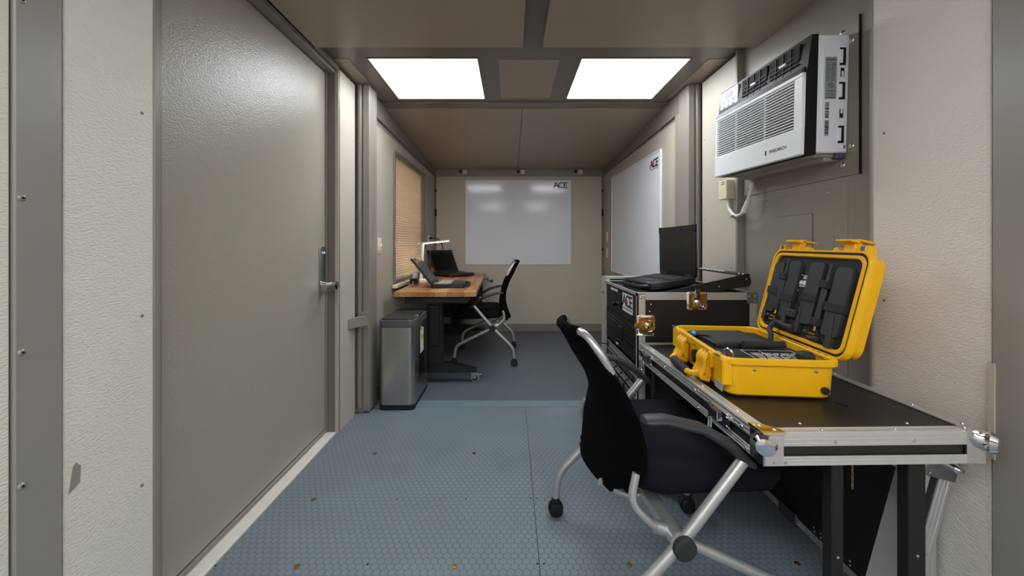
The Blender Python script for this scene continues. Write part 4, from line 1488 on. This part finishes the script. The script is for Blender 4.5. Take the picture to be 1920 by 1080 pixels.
# case cover standing against the wall below the table
LC = thing('case_cover', 'black flight-case cover with aluminium edges standing against the wall below the table', 'case cover', (1.114, 1.085, .0))
B().box(.004, .090, .004, .66, .006, .475, .001).build('cover_shell', 'black_lam', LC)
al = B()
ridged(al, (.002, .004, 0), (.002, .004, .48), (1, 0, 0), (0, -1, 0), .020)
ridged(al, (.060, .004, 0), (.060, .004, .48), (1, 0, 0), (0, -1, 0), .030)
ridged(al, (.004, .004, .002), (.004, .66, .002), (0, 0, 1), (-1, 0, 0), .026)
ridged(al, (.004, .004, .452), (.004, .66, .452), (0, 0, 1), (-1, 0, 0), .026)
al.box(.0, .092, .0, .663, .473, .481)
al.build('edge_extrusion', 'alu', LC)
b = B()
b.box(-.012, .006, .40, .50, .0, .050, .003)
b.build('cover_catch', 'satin', LC)
rivets_on(LC, [(.002, y, z) for y in (.18, .21, .30, .33) for z in (.04, .055)], (-1, 0, 0))

# =================================================================== YELLOW CASE
YC = thing('equipment_case', 'open yellow hard case of antennas on the flight-case table', 'case', (.806, 1.335, TZ + .003), (0, 0, math.radians(-5.5)))
CW, CL_, CH = .318, .462, .112          # x, y, z of the base (rim)
# base shell: outer wall, rim, inner wall as one lofted skin
o_ = lambda w, l, r: rrect(w, l, r, 6)
rings = []
for (w, l, r, z) in ((CW - .034, CL_ - .034, .030, 0), (CW - .020, CL_ - .020, .036, .006), (CW - .012, CL_ - .012, .036, .085), (CW - .012, CL_ - .012, .036, .094),
                     (CW + .008, CL_ + .008, .040, .096), (CW + .008, CL_ + .008, .040, .110), (CW - .002, CL_ - .002, .038, .113), (CW - .014, CL_ - .014, .036, .113),
                     (CW - .022, CL_ - .022, .034, .110), (CW - .026, CL_ - .026, .032, .060)):
    rings.append([(p[0], p[1], z) for p in o_(w, l, r)])
B().rings(rings, True, True).build('case_base', 'yellow', YC)
fo = B().prism(rrect(CW - .030, CL_ - .030, .030, 5), .058, .092).build('equipment_panel', 'black_metal', YC)
# raised seam in the panel and printed legend
b = B()
b.box(-.13, .13, -.122, -.119, .0915, .0925)
b.build('panel_seam', 'black_gloss', fo)
pr_ = B()
rnd = random.Random(2)
for i in range(9):
    y = -.065 - i * .014
    x = -.02
    while x < .115:
        l = rnd.uniform(.012, .04)
        if 2 <= i <= 6:
            pr_.box(x, min(.12, x + l), y, y + .004, .0918, .0926)
        x += l + .006
for (x0, x1, y0, y1) in ((-.035, .125, -.055, -.053), (-.035, .125, -.192, -.190), (-.035, -.033, -.192, -.053), (.020, .022, -.192, -.053), (.123, .125, -.192, -.053)):
    pr_.box(x0, x1, y0, y1, .0918, .0926)
pr_.build('printed_legend', 'print_white', fo, smooth=False, kind='stuff')
# tablet-like unit resting in the case
tb = Matrix.Translation((-.015, .075, .093))
un = B().prism(rrect(.195, .20, .012, 4), 0, .014, tb @ Matrix.Rotation(math.radians(4), 4, 'Z'), .003).build('control_unit', 'black', YC)
B().prism(rrect(.165, .17, .006, 3), .014, .0150, tb @ Matrix.Rotation(math.radians(4), 4, 'Z')).build('unit_screen', 'antenna', un)
B().tube([(-.02, -.045, .108), (.115, -.035, .108)], [.012, .012], 12).build('unit_grip', 'rubber', un)
b = B()
for k in range(3):
    b.tube(arc_path([(-.125, .15 - k * .012, .093), (-.11, .11 - k * .02, .112), (-.085, .06, .104 + k * .003), (-.07, .0, .095)], .03), .003, 6)
b.build('loose_cable', 'black', un)
B().sphere((-.118, .125, .104), .014, 10, (.8, 1.3, .7)).build('blue_connector', 'blue', un)
b = B()
b.tube(arc_path([(-.112, -.118, .090), (-.112, -.118, .112), (-.098, -.135, .112), (-.096, -.138, .092)], .01), .0045, 8)
b.build('toggle_switch', 'chrome', fo)
# knob / joystick at hinge side
b = B()
b.box(.085, .128, -.175, -.135, .092, .118, .008, None)
b.build('rubber_knob', 'rubber', YC)
# front side furniture (faces -x)
fx = -CW / 2 + .005
for y in (-.095, .105):
    lt_ = B()
    for dy in (-.024, 0, .024):
        lt_.tube(arc_path([(fx - .004, y + dy, .092), (fx - .020, y + dy, .080), (fx - .018, y + dy, .050), (fx - .036, y + dy, .022), (fx - .006, y + dy, .012)], .014, 4), .0095, 8)
    lt_.box(fx - .018, fx, y - .034, y + .034, .020, .078, .004)
    lt_.build('handle_bracket', 'yellow', YC)
hd_ = B()
hd_.tube(arc_path([(fx - .02, -.110, .030), (fx - .052, -.085, .018), (fx - .056, .095, .018), (fx - .02, .120, .030)], .03, 5), .011, 12)
hd_ = hd_.build('carry_handle', 'yellow', YC)
B().tube([(fx - .0545, -.058 + k * .021, .018) for k in range(7)], [.0155, .0145, .0160, .0145, .0160, .0145, .0155], 12).build('handle_grip', 'rubber', hd_)
B().tube([(fx + .006, .004, .052), (fx - .010, .004, .052), (fx - .012, .004, .052)], [.022, .022, .016], 18).build('pressure_valve', 'black', YC)
for y in (-.195, .200):
    b = B()
    b.box(fx - .010, fx + .02, y - .030, y + .028, .030, .108, .004)
    b.build('corner_rib', 'yellow', YC)
for y in (-.145, .155):
    b = B()
    b.box(fx - .016, fx + .02, y - .012, y + .012, .060, .108, .003)
    b.build('latch_catch', 'yellow', YC)
for y in (.045, -.045):
    B().box(fx - .007, fx + .002, y - .030, y + .030, .084, .100, .002).build('rim_block', 'yellow', YC)
for y in (-.188, .215):
    B().box(fx - .013, fx + .012, y - .014, y + .014, .1085, .1125, .001).build('padlock_plate', 'satin', YC)
B().box(fx - .0115, fx - .008, -.222, -.172, .012, .036, .001).build('name_plate', 'label_grey', YC)
# near end (faces -y)
ny = -CL_ / 2 + .006
for x in (-.075, .092):
    link('screw', screw_mesh('screw', .0055, 'steel', .5, False), None, YC, loc=(x, ny, .080), rot=TO_NY)
B().tube([(.116, ny + .004, .026), (.116, ny - .004, .026), (.116, ny - .005, .026)], [.0105, .0105, .008], 14).build('power_jack', 'black', YC)
B().tube(arc_path([(.116, ny - .002, .026), (.119, ny - .012, .014), (.128, ny - .020, .0035), (.138, ny - .05, .0035)], .01), .0028, 6).build('jack_cord', 'black', YC)

# lid, opened past upright about the hinge on the +x side
PH = math.radians(14)
sn, cs = math.sin(PH), math.cos(PH)
LH, LT = .322, .052
HX, HZ = CW / 2 + .006, .110
# u up the lid, v along -y (left to right seen from the room), w out of the room side (outside)
LM = Matrix(((sn, 0, cs, HX), (0, -1, 0, 0), (cs, 0, -sn, HZ), (0, 0, 0, 1)))


def lo(w, l, r, wz):
    return [(p[0] + LH / 2, p[1], wz) for p in rrect(w, l, r, 6)]


VL = CL_
rings = [lo(LH - .050, VL - .050, .024, .024), lo(LH - .046, VL - .046, .026, -.004), lo(LH - .041, VL - .041, .028, -.007), lo(LH - .025, VL - .025, .032, -.007), lo(LH - .022, VL - .022, .033, -.002), lo(LH - .010, VL - .010, .036, -.002), lo(LH - .007, VL - .007, .037, -.006), lo(LH + .002, VL + .002, .039, -.006),
         lo(LH + .006, VL + .006, .040, .0), lo(LH + .006, VL + .006, .040, .013), lo(LH - .012, VL - .012, .036, .015), lo(LH - .016, VL - .016, .036, LT - .008), lo(LH - .034, VL - .034, .030, LT)]
LID = B().rings(rings, True, True, LM).build('case_lid', 'yellow', YC)
g = B()
o1 = rrect(LH - .010, VL - .010, .036, 6)
o2 = rrect(LH - .022, VL - .022, .033, 6)
n_ = len(o1)
for k in range(n_):
    q = (k + 1) % n_
    vs = [g.bm.verts.new(LM @ Vector((p[0] + LH / 2, p[1], -.0030))) for p in (o1[k], o1[q], o2[q], o2[k])]
    g.bm.faces.new(vs)
g.build('gasket', 'seal', LID, smooth=False)
fpn = B().prism([(p[0] + LH / 2, p[1]) for p in rrect(LH - .048, VL - .048, .024, 5)], .002, .03, LM).build('foam_liner', 'foam', LID)


def lp(s, t, w=0.0):
    """lid liner coordinates: s 0..1 left to right, t 0..1 top to bottom, w out toward the room"""
    return ((LH - .024) - t * (LH - .048), -(VL - .048) / 2 + s * (VL - .048), .002 - w)


UW, VW = LH - .048, VL - .048
for i, (s0, s1, t0, t1, lbl_) in enumerate(((.02, .16, .10, .80, 0), (.235, .38, .06, .82, 0), (.50, .66, .06, .83, 0), (.79, .955, .10, .88, 0))):
    a = lp((s0 + s1) / 2, (t0 + t1) / 2)
    W_, H_ = (s1 - s0) * VW, (t1 - t0) * UW
    an = B().prism([(p[0] + a[0], p[1] + a[1]) for p in rrect(H_, W_, .014, 4)], a[2] - .012, a[2] + .002, LM, ).build('paddle_antenna', 'antenna', LID)
    st_ = B()
    tt = .50 + .06 * (i % 2)
    c = lp((s0 + s1) / 2, tt)
    st_.box(c[0] - .014, c[0] + .014, c[1] - W_ / 2 - .006, c[1] + W_ / 2 + .006, c[2] - .0165, c[2] + .002, .002, LM)
    st_.build('strap', 'foam', an)
    w_ = B()
    e = lp(s0 + .02 if i % 2 == 0 else s0 + .10, t1 + .05)
    w_.prism([(e[0] + .075, e[1] + .001), (e[0], e[1] + .012), (e[0] - .022, e[1] + .010), (e[0] - .022, e[1] - .010), (e[0], e[1] - .012)], e[2] - .014, e[2] + .002, LM)
    w_.build('antenna_root', 'antenna', an)
for (s_, t0, t1) in ((.195, .03, .74), (.725, .06, .80)):
    a, c = lp(s_, t0, .010), lp(s_, t1, .010)
    m1, m2 = lp(s_, t0 + .24, .010), lp(s_, t0 + .30, .010)
    rd = B().tube([LM @ Vector(p) for p in (a, m1, m2, c)], [.004, .0055, .0095, .0095], 10).build('rod_antenna', 'antenna', LID)
    for tt in (t0 + .26, t1 - .03):
        q = lp(s_, tt)
        B().box(q[0] - .013, q[0] + .013, q[1] - .018, q[1] + .018, q[2] - .022, q[2] + .002, .003, LM).build('strap', 'foam', rd)
    k = B()
    q = lp(s_, t1 + .05, .010)
    k.tube([LM @ Vector((q[0] + .012, q[1], q[2])), LM @ Vector((q[0] - .006, q[1], q[2]))], .0045, 8)
    q = lp(s_ - .01, t1 + .115, .012)
    k.tube([LM @ Vector((q[0], q[1] - .018, q[2])), LM @ Vector((q[0], q[1] + .018, q[2]))], .0042, 8)
    q2 = lp(s_, t1 + .155, .012)
    k.tube([LM @ Vector((q2[0], q2[1] - .022, q2[2])), LM @ Vector((q2[0], q2[1] + .004, q2[2]))], .0042, 8)
    k.build('gold_connector', 'gold', rd)
    k = B()
    k.tube([LM @ Vector((q[0], q[1] - .036, q[2])), LM @ Vector((q[0], q[1] - .018, q[2]))], .0072, 10)
    k.tube([LM @ Vector((q2[0], q2[1] + .004, q2[2])), LM @ Vector((q2[0], q2[1] + .024, q2[2]))], .0072, 10)
    k.build('connector_nut', 'rubber', rd)
# label plate in the middle of the lid
q = lp(.445, .34)
bp_ = B().box(q[0] - .034, q[0] + .034, q[1] - .026, q[1] + .026, q[2] - .003, q[2] + .001, .001, LM).build('badge_plate', 'black', LID)
tmx = lambda u, v: LM @ frame_mx((q[0] + u, q[1] + v, q[2] - .0034), (0, 1, 0), (1, 0, 0))
text('badge_text', 'MBK', .021, 'print_white', bp_, tmx(.001, .007), bold=.0009, sx=1.15)
b = B()
b.box(q[0] - .005, q[0] + .007, q[1] - .024, q[1] - .014, q[2] - .0036, q[2] - .002, 0, LM)
b.box(q[0] - .012, q[0] - .009, q[1] - .022, q[1] + .024, q[2] - .0036, q[2] - .002, 0, LM)
b.build('badge_mark', 'print_white', bp_)
B().box(q[0] + .015, q[0] + .029, q[1] - .010, q[1] + .008, q[2] - .0036, q[2] - .002, 0, LM).build('badge_picture', 'label_grey', bp_)
for du in (-.028, .028):
    for dv in (-.021, .021):
        link('screw', RIV_C, None, bp_, mx=LM @ Matrix.Translation((q[0] + du, q[1] + dv, q[2] - .003)) @ Matrix.Rotation(PI, 4, 'X') @ Matrix.Scale(.5, 4))
q = lp(.41, .74)
b = B()
b.box(q[0] - .018, q[0] + .012, q[1] - .026, q[1] + .026, q[2] - .018, q[2] + .002, .005, LM)
b.tube([LM @ Vector((q[0] + .030, q[1] + .0, q[2] + .001)), LM @ Vector((q[0] + .030, q[1], q[2] - .001))], .008, 12)
b.build('rubber_pocket', 'rubber', LID)
# lid stay hose from lid to base
b = B()
p0 = LM @ Vector(lp(.46, .93, .012))
p1 = LM @ Vector(lp(.26, .90, .016))
pth = arc_path([p0, LM @ Vector(lp(.36, .925, .016)), p1, LM @ Vector(lp(.27, 1.02, .035)), Vector((.112, .035, .128)), Vector((.100, .020, .094))], .025, 5)
b.tube(pth, .0085, 10)
b.tube([p0 + Vector((0, -.014, 0)), p0 + Vector((0, .012, 0))], .013, 12)
b.build('hose', 'rubber', YC)
# hinges
for y in (-.13, .13):
    h_ = B()
    h_.cyl((HX + .004, y - .055, HZ - .002), (HX + .004, y + .055, HZ - .002), .0085, 12)
    h_.box(HX - .022, HX + .004, y - .055, y + .055, HZ - .006, HZ + .004, .002)
    h_ = h_.build('hinge', 'yellow', YC)
    hs = B()
    for k in range(4):
        hs.box(HX - .014, HX - .008, y - .045 + k * .028, y - .037 + k * .028, HZ + .0035, HZ + .0046)
    hs.build('hinge_slot', 'brass', h_)
B().box(HX - .012, HX + .004, -.07, .07, HZ - .004, HZ + .003, .001).build('hinge_gap_bar', 'antenna', YC)
# flip latches standing on the lid's free edge, and padlock bosses
for v in (-.125, .130):
    b = B()
    b.box(LH - .008, LH + .036, v - .022, v + .022, .002, .024, .003, LM)
    b = b.build('latch_base', 'yellow', LID)
    c = B()
    c.box(LH + .028, LH + .036, v - .036, v + .030, -.018, .010, .002, LM)
    c.box(LH + .034, LH + .041, v - .024, v + .034, .004, .050, .002, LM)
    c.build('flip_latch', 'yellow', b)
for v in (-.200, .188):
    b = B()
    b.prism([(LH - .012, v - .024), (LH + .020, v - .014), (LH + .020, v + .014), (LH - .012, v + .022)], .0, .024, LM)
    b = b.build('padlock_boss', 'yellow', LID)
    B().box(LH + .003, LH + .018, v - .009, v + .009, -.0015, .004, .001, LM).build('padlock_plate', 'satin', b)
for v in (-.07, .075):
    b = B()
    b.prism([(LH - .006, v - .018), (LH + .014, v - .012), (LH + .016, v + .004), (LH - .006, v + .022)], .006, .026, LM)
    b.build('latch_guard', 'yellow', LID)
